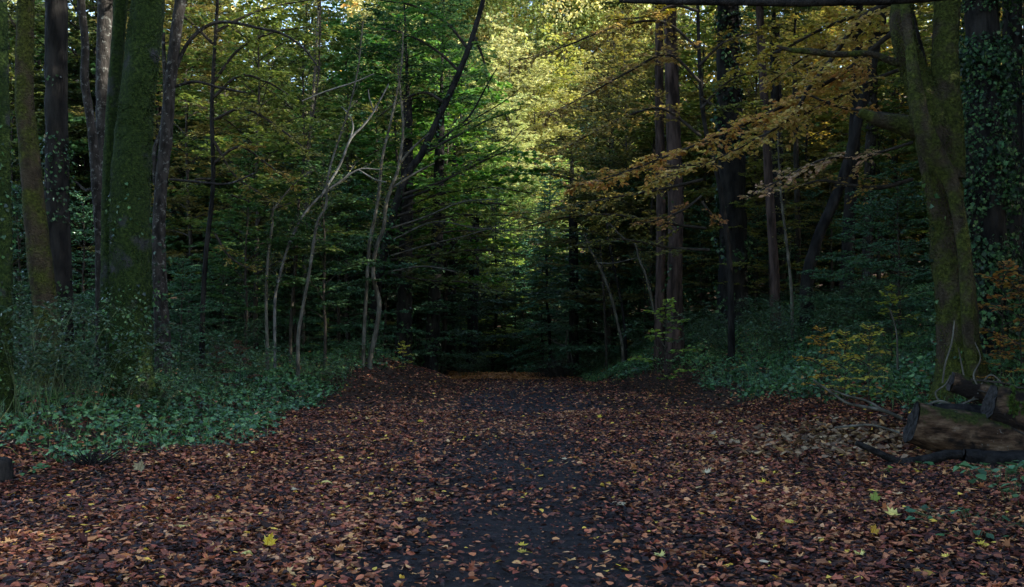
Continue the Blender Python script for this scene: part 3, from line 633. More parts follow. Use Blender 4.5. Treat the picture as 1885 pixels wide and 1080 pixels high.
big_tree('tree', 'thick black ivy-covered trunk behind the golden leaf spray, right of the reddish pair', 'tree', 30, [(1350, 585, 28), (1350, 450, 25), (1346, 300, 24), (1342, 150, 22), (1340, 0, 20)], M_DARK, 'canopy_a', DKG, 1.1, top=13, seed=38, ivy=[(2500, -1, 12, .10, .12, -.1)])
big_tree('tree', 'tall pale slender trunk in front of dark stems, right of the black ivy trunk', 'tree', 27, [(1428, 560, 9), (1424, 470, 8.5), (1416, 350, 8), (1410, 230, 8), (1403, 120, 7.5), (1398, 0, 7)], M_RED, 'canopy_b', YG, .8, top=10.5, seed=39, sides=14)
big_tree('sapling', 'thin pale pole standing on the ivy slope right of the tall pale trunk', 'sapling', 25, [(1458, 560, 4.4), (1454, 500, 4), (1446, 430, 3.8), (1440, 380, 3.4), (1434, 300, 2.6), (1430, 200, 2)], M_PALE, flare=.1, sides=8, seed=40, lobes=0)
big_tree('tree', 'dark stem close behind the tall pale slender trunk', 'tree', 33, [(1436, 560, 12), (1434, 400, 11), (1430, 240, 10), (1426, 60, 9)], M_DARK, 'canopy_b', DKG, .9, top=12, seed=41, sides=14)
big_tree('tree', 'dim grey-brown pole between the pale pole and the slanting trunk', 'tree', 32, [(1468, 560, 6), (1469, 430, 5.5), (1466, 320, 5), (1462, 100, 4)], M_TWIG, 'canopy_b', OLV, .6, top=11, seed=42, sides=10)
big_tree('tree', 'dark trunk slanting up to the right between upright stems on the slope', 'tree', 26, [(1486, 520, 12), (1505, 440, 10), (1535, 370, 9.5), (1560, 300, 9), (1585, 200, 8.5), (1604, 130, 8), (1625, 20, 7)], M_DARK, 'canopy_b', OLV, .8, top=9.5, seed=43, sides=14)
big_tree('tree', 'black upright trunk under the broken bough of the mossy forked tree', 'tree', 27, [(1558, 560, 13), (1563, 420, 11), (1570, 300, 11), (1576, 180, 10), (1580, 0, 9)], M_DARK, 'canopy_b', DKG, .9, top=11, seed=44, sides=14)
big_tree('tree', 'grey lichened trunk close beside the black upright one, half hidden by the broken bough', 'tree', 29, [(1596, 560, 10), (1598, 420, 9), (1602, 300, 10), (1606, 180, 9), (1608, 0, 8)], M_GREY, 'canopy_b', OLV, .9, top=11.5, seed=45, sides=14)
mossy, mroot = big_tree('mossy_tree', 'big forked mossy tree with a climbing vine and a broken bough, beside the logs', 'tree', 14.5,
         [(1768, 705, 42.0), (1762, 640, 36.1), (1760, 560, 35.3), (1750, 480, 33.6), (1742, 400, 31.9), (1732, 320, 34.4), (1722, 250, 39.5), (1706, 190, 33.6), (1690, 150, 25.2), (1668, 90, 21.8), (1658, 40, 21.0), (1662, 0, 20.2), (1668, -60, 18.5)], M_OLIVE, 'canopy_a', GOLD, 1.0, top=10, seed=46, sides=36, lobes=.05, rough=.06, fuzz=(30000, (.065, .078, .016)),
         ivy=[(700, .5, 3.2, .06, .06, .12)],
         twin=[[(1748, 330, 26, -.1), (1746, 240, 25, -.1), (1740, 160, 23, -.1), (1740, 80, 22, -.1), (1744, 0, 22, -.1), (1750, -120, 20, -.1), (1770, -400, 14, 0)],
               [(1790, 690, 10, -.4), (1782, 600, 11, -.42), (1776, 480, 12, -.42), (1764, 390, 12, -.45), (1748, 330, 14, -.45), (1728, 300, 18, -.45), (1708, 260, 18, -.48), (1694, 210, 14, -.5), (1684, 150, 12, -.48), (1676, 90, 9, -.42), (1668, 30, 8, -.4), (1662, -40, 7, -.3)]],
         branches=[[(1712, 240, 20), (1680, 238, 19), (1650, 226, 16), (1618, 220, 13), (1596, 212, 10), (1582, 206, 7)],
                   [(1672, 118, 9), (1640, 112, 7), (1600, 98, 5), (1540, 100, 6), (1490, 94, 6), (1455, 92, 4), (1430, 84, 2)]])
big_tree('ivy_tree', 'broad trunk wholly wrapped in ivy right of the mossy forked tree', 'tree', 16.5, [(1814, 610, 38), (1816, 450, 33), (1812, 300, 34), (1811, 150, 29), (1806, 0, 29)], M_DARK, 'canopy_a', DKG, 1.1, top=11, seed=47, sides=28,
         ivy=[(15000, 0, 10, .050, .20, -.45), (9000, 0, 10, .075, .26, -.1)])
big_tree('tree', 'dark trunk hung with thin stems right of the ivy-wrapped trunk', 'tree', 18, [(1862, 600, 19), (1862, 400, 18), (1863, 200, 17), (1864, 0, 16)], M_DARK, 'canopy_b', DKG, 1, top=11, seed=48, ivy=[(900, -1, 12, .08, .08, .1)])
big_tree('tree', 'dark ivy-flecked trunk cut by the right edge of the photo', 'tree', 20, [(1905, 600, 22), (1905, 300, 20), (1905, 0, 18)], M_DARK, 'canopy_b', DKG, 1, top=11, seed=49, ivy=[(900, -1, 12, .08, .1, 0)])

# --- golden beech sprays hanging in from the right; each bough belongs to the beech it grows from
gb, gr = big_tree('beech_tree', 'slim dark beech hidden behind the mossy fork, carrying golden orange sprays', 'tree', 18, [(1748, 640, 9), (1742, 400, 8.5), (1730, 270, 8), (1700, 120, 7), (1676, 20, 6.5), (1666, -60, 6)], M_DARK, 'canopy_b', GOLD, 1, top=10, seed=51)
bough(gb, gr, 18, [(1676, 40, 6), (1630, 70, 5), (1560, 128, 4), (1480, 175, 3.4), (1400, 215, 3), (1310, 255, 2.4), (1220, 290, 2), (1140, 320, 1.4), (1062, 342, .8)], .85, ORG, .085, 34)
bough(gb, gr, 17.4, [(1676, -10, 6), (1590, 30, 5), (1530, 110, 4.4), (1490, 160, 4), (1465, 205, 3.4), (1430, 235, 2.4), (1385, 258, 1.4)], .95, GOLD, .085, 34)
bough(gb, gr, 19, [(1676, 120, 4), (1600, 150, 3.4), (1520, 190, 2.8), (1440, 228, 2.2), (1370, 268, 1.6), (1300, 300, 1), (1200, 335, .7)], .95, GOLD, .085, 34)
bough(gb, gr, 19.5, [(1676, -20, 5), (1600, 20, 4), (1520, 50, 3), (1440, 90, 2.2), (1360, 120, 1.2)], 1.0, (.40, .30, .06), .085, 32)
bough(gb, gr, 20, [(1676, 60, 4), (1610, 60, 3.4), (1560, 70, 2.8), (1490, 100, 2), (1420, 150, 1.2)], 1.1, GOLD, .085, 32)
bough(gb, gr, 17, [(1676, 215, 3.4), (1600, 205, 3), (1540, 195, 2.6), (1480, 170, 2)], .5, ORG, .075, 22)
bough(gb, gr, 16, [(1680, 262, 3), (1590, 288, 2.6), (1520, 292, 2.2), (1460, 318, 1.8), (1410, 345, 1.4), (1372, 366, .8)], .55, (.46, .30, .18), .075, 30)
bough(gb, gr, 19, [(1680, 330, 4), (1620, 345, 4), (1560, 340, 3.4), (1510, 332, 2.4), (1450, 350, 1.4)], .7, (.30, .20, .06), .075, 16)
gb2, gr2 = big_tree('beech_tree', 'slim beech beside the black ivy trunk with tiered pale gold leaf layers', 'tree', 25, [(1346, 600, 6), (1342, 470, 5), (1322, 330, 4.4), (1296, 220, 4), (1288, 120, 3.6), (1284, 0, 3)], M_DARK, 'canopy_b', GOLD, 1, top=11, seed=52)
for pts, tw, col, n in (([(1288, 150, 3), (1230, 100, 2.6), (1160, 130, 2), (1080, 175, 1.5), (1000, 215, .8)], 1.0, (.34, .24, .10), 36), ([(1286, 90, 3), (1220, 40, 2.4), (1130, 50, 2), (1040, 85, 1.5), (960, 110, .8)], 1.1, (.32, .24, .09), 36),
                        ([(1290, 250, 3), (1220, 200, 2.4), (1150, 215, 2), (1080, 250, 1.4), (1010, 290, .8)], 1.1, (.25, .20, .07), 34), ([(1284, 20, 3), (1240, 10, 2.4), (1190, 30, 2), (1130, 36, 1.2)], .7, (.48, .38, .05), 34),
                        ([(1292, 360, 2.6), (1260, 385, 2.2), (1210, 405, 1.6), (1165, 412, .8)], .6, (.40, .22, .09), 30), ([(1292, 370, 2.6), (1310, 395, 2), (1335, 408, 1)], .5, (.38, .20, .08), 30),
                        ([(1292, 300, 2.6), (1220, 310, 2), (1140, 320, 1.5), (1040, 345, .8)], 1.0, (.30, .21, .07), 34), ([(1290, 200, 3), (1340, 150, 2.4), (1400, 130, 2), (1460, 140, 1)], 1.0, (.20, .20, .05), 34),
                        ([(1290, 180, 3), (1330, 200, 2.4), (1380, 190, 2), (1430, 210, 1)], 1.1, (.15, .18, .05), 34), ([(1288, 120, 3), (1330, 80, 2.4), (1390, 60, 2), (1450, 40, 1)], 1.1, (.24, .20, .05), 34)):
    bough(gb2, gr2, 24.5, pts, tw, col, .09, n, .2, T_QUAD)
for pts, tw, col, n in (([(1300, 420, 3), (1220, 410, 2.4), (1130, 395, 2), (1040, 400, 1.4), (960, 420, .8)], 1.0, (.24, .22, .06), 30), ([(1306, 460, 3), (1230, 455, 2.4), (1140, 440, 1.8), (1060, 450, 1)], .9, (.16, .17, .05), 26), ([(1294, 330, 3), (1210, 350, 2.4), (1120, 365, 1.8), (1020, 385, 1), (940, 395, .7)], 1.0, (.30, .24, .07), 30)):
    bough(gb2, gr2, 25.5, pts, tw, col, .09, n, .2, T_QUAD)
for pts, tw, col in (([(705, 440, 3), (790, 405, 2.4), (880, 395, 2), (960, 400, 1.4), (1030, 420, .8)], 1.15, (.20, .27, .06)), ([(702, 480, 3), (790, 470, 2.4), (880, 460, 1.8), (970, 470, 1)], 1.1, (.13, .17, .05)), ([(725, 390, 3), (800, 360, 2.4), (890, 345, 1.8), (980, 355, 1)], 1.1, (.26, .34, .07)), ([(702, 500, 2.4), (780, 515, 2), (860, 520, 1.4), (930, 540, .8)], 1.0, (.11, .15, .05))):
    bough(r_, root_, 31.5, pts, tw, col, .10, 32, .2, T_QUAD)
# top dark bough crossing the upper edge
rt, rr_ = big_tree('oak_tree', 'unlit tree at the upper right whose heavy black bough crosses the top edge', 'tree', 12.5, [(2080, 760, 40), (2070, 300, 36), (2050, -100, 32)], M_DARK, 'canopy_a', OLV, 1.1, top=10, seed=53)
w_ = spline(world_path([(2050, -140, 16, -.5), (1900, -40, 13, -1), (1700, -6, 10, -1.4), (1500, 3, 8.5, -1.6), (1340, 3, 7, -1.7), (1220, 3, 5, -1.8), (1140, 2, 2.5, -1.8)], 12.5), .1); w_[:, :3] -= rr_
Gb = Geo(); tube(Gb, w_[:, :3], w_[:, 3], 10, 0, True, .08); Gb.build('branch', [M_DARK], rt)

# --- leafy boughs on the left
lb, lr = big_tree('hazel_tree', 'leafy yellow green tree behind the pale grey trunk, boughs spreading right', 'tree', 23, [(372, 620, 5), (378, 480, 4.4), (392, 340, 4), (390, 200, 3.6), (397, 60, 3), (402, -20, 2.6)], M_DARK, 'canopy_b', YG, 1, top=10, seed=61)
for pts, tw, col in (([(394, 150, 3), (440, 90, 2.4), (500, 60, 2), (560, 50, 1)], .9, YG), ([(394, 220, 3), (450, 200, 2.4), (520, 240, 2), (580, 290, 1)], .9, (.24, .23, .06)), ([(394, 60, 3), (450, 30, 2.4), (510, 10, 2), (570, 0, 1)], 1.0, YG),
                     ([(394, 300, 3), (440, 270, 2.4), (490, 300, 1.6), (540, 340, 1)], .8, (.30, .22, .06)), ([(392, 180, 3), (440, 140, 2.4), (490, 150, 2), (540, 180, 1)], .9, YG), ([(396, 430, 2.6), (420, 470, 2), (450, 490, 1.4), (480, 500, .8)], .5, (.28, .22, .06)),
                     ([(392, 80, 3), (350, 40, 2.4), (330, 30, 2), (300, 40, 1)], .8, OLV), ([(394, 330, 2.6), (360, 330, 2), (335, 350, 1.4)], .5, OLV), ([(394, 260, 3), (430, 320, 2), (470, 350, 1.6), (520, 380, 1)], .7, (.2, .17, .05))):
    bough(lb, lr, 23, pts, tw, col, .085, 30, .2, T_QUAD)

# ------------------------------------------------------------------ understory and background trees
U = [  # key, px, depth, scale, colour, name, category, label
 # left middle distance
 ('beech_b', 470, 27, 1.05, (.12, .17, .045), 'small beech with airy yellow green leaves left of the straight tall pole'),
 ('beech_a', 560, 31, 1.15, (.11, .15, .045), 'olive green beech rising behind the white forking twigs'),
 ('maple', 640, 33, 1.25, GRN, 'green maple whose crown meets the top edge left of the leaning tree'),
 ('maple', 735, 36, 1.35, (.08, .20, .04), 'fresh green maple filling the upper middle behind the leaning tree'),
 ('maple', 815, 40, 1.45, (.10, .22, .04), 'bright green maple standing left of the sunlit gap'),
 ('beech_c', 690, 38, 1.4, OLV, 'olive leaved beech low behind the twin pale poles'),
 ('beech_a', 420, 36, 1.3, OLV, 'dull olive beech deep behind the leafy hazel'),
 ('beech_b', 350, 30, 1.1, (.17, .15, .05), 'brownish olive beech between the pale grey trunk and the hazel'),
 # center
 ('beech_c', 875, 49, 1.2, (.30, .38, .08), 'low yellow green beech coloured as if lit from above at the left of the gap'),  # shaded spot; light from above is put into the leaf colour
 ('beech_c', 930, 56, 1.2, (.30, .42, .08), 'small fresh green beech coloured as if lit, standing in the gap above the path end'),  # stands in shade too; leaf colour raised in place of light
 ('conifer', 1015, 47, .95, BLG, 'blue green conifer with drooping tiers at the right of the path end'),
 ('conifer', 962, 56, .85, BLG, 'smaller blue green conifer in the middle behind the path end'),
 ('beech_b', 905, 62, 1.22, (.12, .22, .06), 'green beech in the shade below the left part of the sunlit gap'),
 ('beech_a', 955, 66, 1.25, (.16, .20, .06), 'olive green beech in the shade below the middle of the sunlit gap'),
 ('conifer', 1005, 62, 1.45, (.08, .19, .11), 'blue green conifer in the shade below the right part of the sunlit gap'),
 ('conifer', 1070, 66, 2.0, (.06, .13, .10), 'tall blue grey conifer standing at the right rim of the sunlit gap'),
 ('conifer', 1125, 60, 1.75, (.06, .13, .10), 'tall dim blue grey conifer behind the bare poles'),
 ('conifer', 1085, 50, 1.05, DKG, 'dark green conifer behind the bare poles right of the path end'),
 # right
 ('beech_b', 1120, 38, 1.05, (.20, .18, .07), 'dull gold leaved beech at the right rim of the sunlit gap'),
 ('maple', 1085, 44, 1.15, (.10, .18, .05), 'light green maple behind the gold beech right of the gap'),
 ('beech_a', 1200, 36, 1.2, (.15, .15, .05), 'dull gold beech behind the reddish trunk pair'),
 ('maple', 1300, 37, 1.3, (.13, .17, .04), 'olive green maple between the reddish pair and the black ivy trunk'),
 ('beech_a', 1390, 36, 1.25, (.16, .16, .05), 'olive beech behind the tall pale slender trunk'),
 ('beech_b', 1480, 38, 1.2, (.22, .19, .05), 'yellowish olive beech behind the slanting dark trunk'),
 ('beech_a', 1560, 40, 1.3, (.28, .22, .05), 'brownish gold beech seen past the black upright trunk'),
 ('maple', 1640, 36, 1.3, (.20, .22, .05), 'yellow green maple seen in the gap left of the mossy fork'),
 ('beech_b', 1860, 30, 1.2, OLV, 'olive beech far back between the ivy-wrapped trunk and the right edge'),
 ('beech_c', 1420, 30, .75, (.20, .22, .05), 'low yellowish shrub-like beech at the foot of the tall pale trunk'),
 ('beech_c', 1530, 31, .7, (.19, .17, .05), 'low olive shrub-like beech under the broken bough'),
]
for i, (key, px, d, s, col, lab) in enumerate(U):
    x = (px - CX) * d / F; nm = {'beech_a': 'beech_tree', 'beech_b': 'beech_tree', 'beech_c': 'beech_tree', 'maple': 'maple_tree', 'conifer': 'conifer_tree'}[key]
    put_tree(key, nm, lab, 'tree', x, d, s, i * 2.1, col)
for j, (px, d, s, key) in enumerate([(300, 34, 1.2, 'maple'), (480, 40, 1.4, 'maple'), (590, 42, 1.3, 'beech_a'), (660, 44, 1.5, 'maple'), (760, 46, 1.3, 'beech_b'), (380, 44, 1.4, 'beech_b'), (530, 36, 1.0, 'beech_c'), (240, 38, 1.3, 'beech_a'), (160, 36, 1.2, 'maple'), (90, 40, 1.3, 'beech_b'), (20, 34, 1.1, 'maple'), (600, 25.5, .62, 'maple'), (450, 24.5, .6, 'maple')]):
    put_tree(key, 'maple_tree' if key == 'maple' else 'beech_tree', 'leafy green understory tree between the trunks in the wood left of the path', 'tree', (px - CX) * d / F, d, s, j * 2.3, [(.055, .12, .04), (.09, .12, .035), (.05, .11, .045)][j % 3], 'understory trees left of the path')
for j, (px, d, s, key) in enumerate([(1150, 43, 1.3, 'beech_b'), (1240, 42, 1.3, 'maple'), (1340, 43, 1.4, 'beech_a'), (1440, 42, 1.3, 'maple'), (1540, 44, 1.4, 'beech_b'), (1620, 43, 1.3, 'maple'), (1720, 38, 1.2, 'beech_a'), (1800, 36, 1.2, 'maple'), (1900, 34, 1.2, 'beech_b'), (1350, 33, .8, 'beech_c'), (1620, 29, .8, 'maple')]):
    put_tree(key, 'maple_tree' if key == 'maple' else 'beech_tree', 'leafy understory tree between the trunks on the slope right of the path', 'tree', (px - CX) * d / F, d, s, j * 2.3, [(.16, .15, .04), (.10, .15, .04), (.22, .17, .045)][j % 3], 'understory trees right of the path')
HOLLY = [  # px, depth, scale, label
 (330, 23, .62, 'low dark holly right of the pale grey trunk'), (410, 26, .75, 'dark holly bush between the pale grey trunk and the pale poles'), (455, 30, .95, 'tall dark holly behind the leftmost pale pole'),
 (545, 29, 1.1, 'broad dark holly filling the space behind the pale poles'), (620, 30, 1.25, 'tall blue green glossy holly behind the arching stem'), (705, 34, 1.3, 'dark glossy holly around the foot of the leaning tree'),
 (770, 40, 1.0, 'dark holly between two black trunks at the path end'), (840, 47, .7, 'small dark holly at the left bend of the path'),
 (40, 20, .9, 'dark holly between the trunks at the left edge'), (150, 25, .95, 'dark holly behind the thin crooked stem'), (250, 27, 1.0, 'dark holly hidden behind the big mossy twin trunk'),
 (1150, 42, 1.0, 'dark holly behind the black slender pole'), (1190, 36, .8, 'dark holly left of the reddish trunk pair'), (1290, 34, 1.0, 'glossy dark holly right of the reddish trunk pair'), (1390, 32, .85, 'dark green holly between the black ivy trunk and the pale trunk'),
 (1600, 24, .75, 'blue green holly on the slope under the broken bough'), (1660, 21, .85, 'blue green holly close to the left of the mossy forked tree'), (1500, 33, .9, 'dark holly behind the slanting trunk on the slope'), (1860, 24, .9, 'dark holly between the ivy-wrapped trunk and the right edge')]
for i, (px, d, s, lab) in enumerate(HOLLY):
    put_tree('holly', 'holly_bush', lab, 'shrub', (px - CX) * d / F, d, s, i * 1.3, (.045, .115, .055) if i % 3 else (.06, .15, .07), dz=-.05)
# background: tall trees deep in the wood, nobody could tell one from the next
k = 0
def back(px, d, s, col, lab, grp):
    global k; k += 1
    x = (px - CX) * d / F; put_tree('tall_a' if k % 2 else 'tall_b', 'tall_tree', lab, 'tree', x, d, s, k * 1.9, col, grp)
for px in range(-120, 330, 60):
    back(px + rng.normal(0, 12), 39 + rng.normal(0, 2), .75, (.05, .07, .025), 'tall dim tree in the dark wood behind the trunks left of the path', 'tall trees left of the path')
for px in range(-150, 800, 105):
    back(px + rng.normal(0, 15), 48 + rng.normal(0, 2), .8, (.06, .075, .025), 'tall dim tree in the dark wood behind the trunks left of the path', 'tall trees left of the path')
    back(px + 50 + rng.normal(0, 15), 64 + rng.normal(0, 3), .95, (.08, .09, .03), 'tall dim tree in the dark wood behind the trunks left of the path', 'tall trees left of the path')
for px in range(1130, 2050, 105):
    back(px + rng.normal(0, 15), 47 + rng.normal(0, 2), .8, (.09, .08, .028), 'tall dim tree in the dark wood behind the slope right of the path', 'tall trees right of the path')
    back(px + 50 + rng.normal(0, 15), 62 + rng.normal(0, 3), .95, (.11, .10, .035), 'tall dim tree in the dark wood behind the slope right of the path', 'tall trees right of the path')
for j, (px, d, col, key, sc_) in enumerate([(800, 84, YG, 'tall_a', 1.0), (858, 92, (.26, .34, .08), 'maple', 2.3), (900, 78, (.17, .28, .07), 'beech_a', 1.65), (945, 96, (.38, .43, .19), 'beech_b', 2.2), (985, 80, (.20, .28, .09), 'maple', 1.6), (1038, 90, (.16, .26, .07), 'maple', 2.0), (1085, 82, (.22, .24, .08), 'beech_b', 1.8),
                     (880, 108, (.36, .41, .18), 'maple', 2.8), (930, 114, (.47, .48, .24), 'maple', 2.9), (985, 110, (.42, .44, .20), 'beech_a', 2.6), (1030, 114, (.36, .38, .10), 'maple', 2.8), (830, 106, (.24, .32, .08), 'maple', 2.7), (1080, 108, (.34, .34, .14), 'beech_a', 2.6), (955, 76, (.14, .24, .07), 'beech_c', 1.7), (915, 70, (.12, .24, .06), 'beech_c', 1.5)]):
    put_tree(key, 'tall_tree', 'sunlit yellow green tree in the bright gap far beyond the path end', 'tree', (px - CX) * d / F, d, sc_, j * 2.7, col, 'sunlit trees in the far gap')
# evergreen bushes standing in the shade between the trunks
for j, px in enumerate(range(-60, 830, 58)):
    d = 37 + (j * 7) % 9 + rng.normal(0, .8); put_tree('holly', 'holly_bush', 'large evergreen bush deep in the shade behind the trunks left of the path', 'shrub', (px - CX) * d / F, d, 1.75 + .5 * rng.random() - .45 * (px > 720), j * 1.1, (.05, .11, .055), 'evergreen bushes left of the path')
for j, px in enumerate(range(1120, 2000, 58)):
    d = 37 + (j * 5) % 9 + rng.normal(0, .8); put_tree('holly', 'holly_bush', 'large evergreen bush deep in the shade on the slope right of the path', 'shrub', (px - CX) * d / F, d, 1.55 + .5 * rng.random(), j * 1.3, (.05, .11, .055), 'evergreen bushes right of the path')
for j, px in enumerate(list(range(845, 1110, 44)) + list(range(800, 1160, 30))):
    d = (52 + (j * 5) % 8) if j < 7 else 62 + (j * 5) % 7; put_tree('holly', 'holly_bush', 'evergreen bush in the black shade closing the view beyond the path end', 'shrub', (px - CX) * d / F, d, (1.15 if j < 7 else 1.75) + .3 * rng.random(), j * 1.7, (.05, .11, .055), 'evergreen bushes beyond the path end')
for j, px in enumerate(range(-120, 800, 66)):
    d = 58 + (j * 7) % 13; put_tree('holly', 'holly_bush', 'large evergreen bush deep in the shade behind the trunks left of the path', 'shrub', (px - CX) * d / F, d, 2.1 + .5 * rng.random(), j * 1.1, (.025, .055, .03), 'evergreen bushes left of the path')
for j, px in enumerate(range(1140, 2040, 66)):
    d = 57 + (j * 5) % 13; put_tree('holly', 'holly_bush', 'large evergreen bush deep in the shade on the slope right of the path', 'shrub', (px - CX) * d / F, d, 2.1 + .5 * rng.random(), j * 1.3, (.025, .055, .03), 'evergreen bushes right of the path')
# unseen trees added beside and behind the viewer to keep light off the path
for j, (x, y) in enumerate([(15, 11), (21, 7), (22, 17), (29, 13), (21, -3), (30, 22), (38, 16), (27, 30), (37, 28), (46, 24), (33, 38), (44, 38), (18, 3), (25, 2), (32, 6), (18, -9), (28, -6), (36, 0), (26, 12), (34, 18), (24, 23), (19, 24.5), (42, 8), (40, 30), (50, 14), (16, 6), (20, 4.5), (17, 9.5), (17, 26.5), (21, 28), (36, 9), (50, 36), (14.5, 2.2), (16, 5), (18, 13.5), (16.5, 16), (17, 21.5), (16, 18), (20.5, 13), (29, 7), (24, -2), (23, 31), (30, 34), (10, -6), (-10, 2), (-15, 9), (-9, -8), (-20, 16), (-21, 4), (4.5, -15), (-5, -16), (54, 34), (40, 48), (52, 46)]):
    put_tree('tall_a' if j % 2 else 'tall_b', 'tall_tree', 'tall tree of the surrounding wood, added out of view to block light', 'tree', x, y, .95, j * 1.9, (.10, .12, .04), 'trees added out of view to block light')
# far wooded hillside reading as one mass
G = Geo()
for n, p0, p1, sz in ((420000, 640, 1260, .42), (150000, -250, 2150, .75)):
    px = rng.uniform(p0, p1, n); d = rng.uniform(120, 160, n); x = (px - CX) * d / F
    z = height(x, d) + rng.uniform(0, 34 if sz < .5 else 48, n); pos = np.stack([x, d, z], -1); pos = pos[vnoise(pos / 4.5, 62) + .4 * vnoise(pos / 1.6, 64) > -.30]; n = len(pos)
    r = np.clip(.5 + .55 * vnoise(pos / 7, 63) + .25 * vnoise(pos / 2.2, 65) + rng.normal(0, .13, n), 0, 1)
    leaves(G, T_QUAD, pos, rng.normal(0, 1, (n, 3)), rng.normal(0, .6, (n, 3)) + np.array([.5, -.5, .7]), sz * (.6 + .8 * rng.random(n)), 0, r)
M_FAR = leaf_mat('far_foliage', [(0, (.10, .16, .05)), (.3, (.22, .30, .08)), (.5, (.44, .46, .16)), (.7, (.62, .57, .28)), (.85, (.60, .44, .14)), (1, (.40, .22, .06))], trans=.45, use_obj=False, hue=.03)  # pale stop puts whitish sun highlights into the leaf colour
fw = kind(G.build('far_wood', [M_FAR]), 'stuff', 'far wooded hillside in yellow and green autumn leaf', 'wood')

# ------------------------------------------------------------------ brambles and small plants
def bramble(label, px, d, n, col, h=1.1, spread=1.0, leaf=.06, per_m=26, seed=0):
    x = (px - CX) * d / F; root = np.array([x, d, hz(x, d)]); r = thing('bramble_bush', label, 'shrub', root)
    L, W = Geo(), Geo()
    for i in range(n):
        az = rng.random() * 6.28; ln = spread * (.6 + .8 * rng.random()); hh = h * (.55 + .6 * rng.random()); s = np.linspace(0, 1, 9)
        b = rng.normal(0, .22 * spread, 2)
        p = np.stack([b[0] + math.cos(az) * ln * s, b[1] + math.sin(az) * ln * s, -.05 + hh * np.sin(PI * np.minimum(s * .72, 1)) + .04 * rng.normal(0, 1, 9) * s], -1)
        tubes(W, p[None], (.006 * (1 - .8 * s))[None], 4, 0)
        spray(L, p, .32, .12, leaf, per_m, T_OVAL, .15, .45, .1, False, .003, 1, .5)
    W.build('stems', [M_BSTEM], r); o = L.build('leaves', [M_GLOSS, M_TWIG], r); o.color = (*col, 1)
M_BSTEM = surf_mat('bramble_stem', lambda n: ramp(n, noise(n, 6, 2), [(.3, (.05, .075, .03)), (.7, (.10, .13, .06))]), .7)
for i, (px, d, n, h, lab) in enumerate([(20, 13, 22, 1.5, 'tall arching bramble at the left edge of the photo'), (90, 14.5, 20, 1.3, 'bramble thicket in front of the thick black trunk'), (160, 15, 18, 1.0, 'bramble left of the foot of the big mossy twin trunk'),
        (290, 16, 16, .8, 'low bramble right of the foot of the big mossy twin trunk'), (360, 19, 16, .9, 'loose bramble below the dark holly, right of the pale grey trunk'), (470, 22, 14, .8, 'low bramble at the foot of the leftmost pale pole'), (570, 23.5, 14, .7, 'low bramble between the pale poles and the path bank'),
        (10, 17, 24, 1.9, 'high bramble tangle behind the left edge bramble'), (230, 19, 20, 1.3, 'bramble behind the big mossy twin trunk'), (640, 27, 12, .6, 'low bramble left of the two pale poles standing together'), (420, 24, 18, 1.2, 'tall bramble in the shade behind the loose bramble'),
        (1300, 31, 20, 1.2, 'bramble on top of the ivy slope right of the reddish pair'), (1370, 28, 20, 1.2, 'bramble mound in front of the black ivy trunk'), (1470, 26, 18, 1.0, 'bramble below the slanting dark trunk'), (1210, 31, 16, .9, 'bramble at the foot of the reddish trunk pair'),
        (1580, 22, 18, 1.0, 'bramble on the slope below the blue green holly'), (1650, 18, 14, .8, 'bramble left of the foot of the mossy forked tree'), (1870, 17, 18, 1.0, 'bramble on the slope at the right edge'), (1130, 35, 12, .7, 'low bramble at the lower left end of the ivy slope'), (862, 39, 26, .9, 'low green bramble closing the left side of the path end'), (800, 37, 22, .9, 'bramble under the leaning dark trunk at the path end'), (1100, 37, 24, 1.1, 'bramble right of the dead forked sapling at the path end'),
        (1420, 24, 26, 1.2, 'wide bramble on the ivy slope below the tall pale trunk'), (1530, 24, 26, 1.1, 'bramble on the ivy slope between the slanting trunk and the mossy fork'), (1330, 26, 26, 1.1, 'bramble half way up the ivy slope below the black ivy trunk'), (1250, 29, 22, 1.0, 'bramble low on the ivy slope right of the reddish pair'), (1640, 22, 24, 1.2, 'tall bramble behind the yellow seedlings on the slope')]):
    bramble(lab, px, d, n, (.05, .105, .045) if i % 2 else (.04, .085, .04), h)
# twiggy dark heap at the bend
x, y = (1030 - CX) * 36.5 / F, 36.5; r = thing('brushwood_heap', 'grey brown heap of dead twigs at the right side of the path end', 'brushwood', (x, y, hz(x, y)))
G = Geo(); n = 420; b = np.stack([rng.normal(0, .42, n), rng.normal(0, .4, n), np.full(n, -.03)], -1); tip = b * 1.25 + np.stack([rng.normal(0, .3, n), rng.normal(0, .3, n), .25 + .75 * rng.random(n) * np.exp(-(b[:, 0] / .6) ** 2)], -1)
tubes(G, np.stack([b, (b + tip) / 2 + rng.normal(0, .06, (n, 3)), tip], 1), np.tile([.010, .007, .003], (n, 1)), 3, 0); G.build('twigs', [M_TWIG], r)
def stick(name, label, cat, d, lines, m, group=None):
    w0 = world_path(lines[0], d); root = w0[0, :3].copy(); r = thing(name, label, cat, root)
    for i, l in enumerate(lines):
        w_ = spline(world_path(l, d), .04); w_[:, :3] -= root; G = Geo(); tube(G, w_[:, :3], w_[:, 3], 8, 0, True, .1, 0, i); G.build('stem' if i == 0 else 'branch', [m], r)
stick('dead_sapling', 'pale dead forked sapling standing beside the twig heap at the path end', 'sapling', 38, [[(1047, 690, 1.8), (1046, 655, 1.8), (1042, 630, 1.5), (1046, 605, 1)], [(1042, 638, 1.2), (1020, 628, 1), (1004, 617, .6)], [(1043, 642, 1.3), (1052, 655, 1.2), (1054, 685, 1)]], M_PALE)
def plant(label, px, d, s, col, rz=0, name='sapling', cat='plant'): 
    x = (px - CX) * d / F; put_tree('sapling', name, label, cat, x, d, s * 1.45, rz, col)
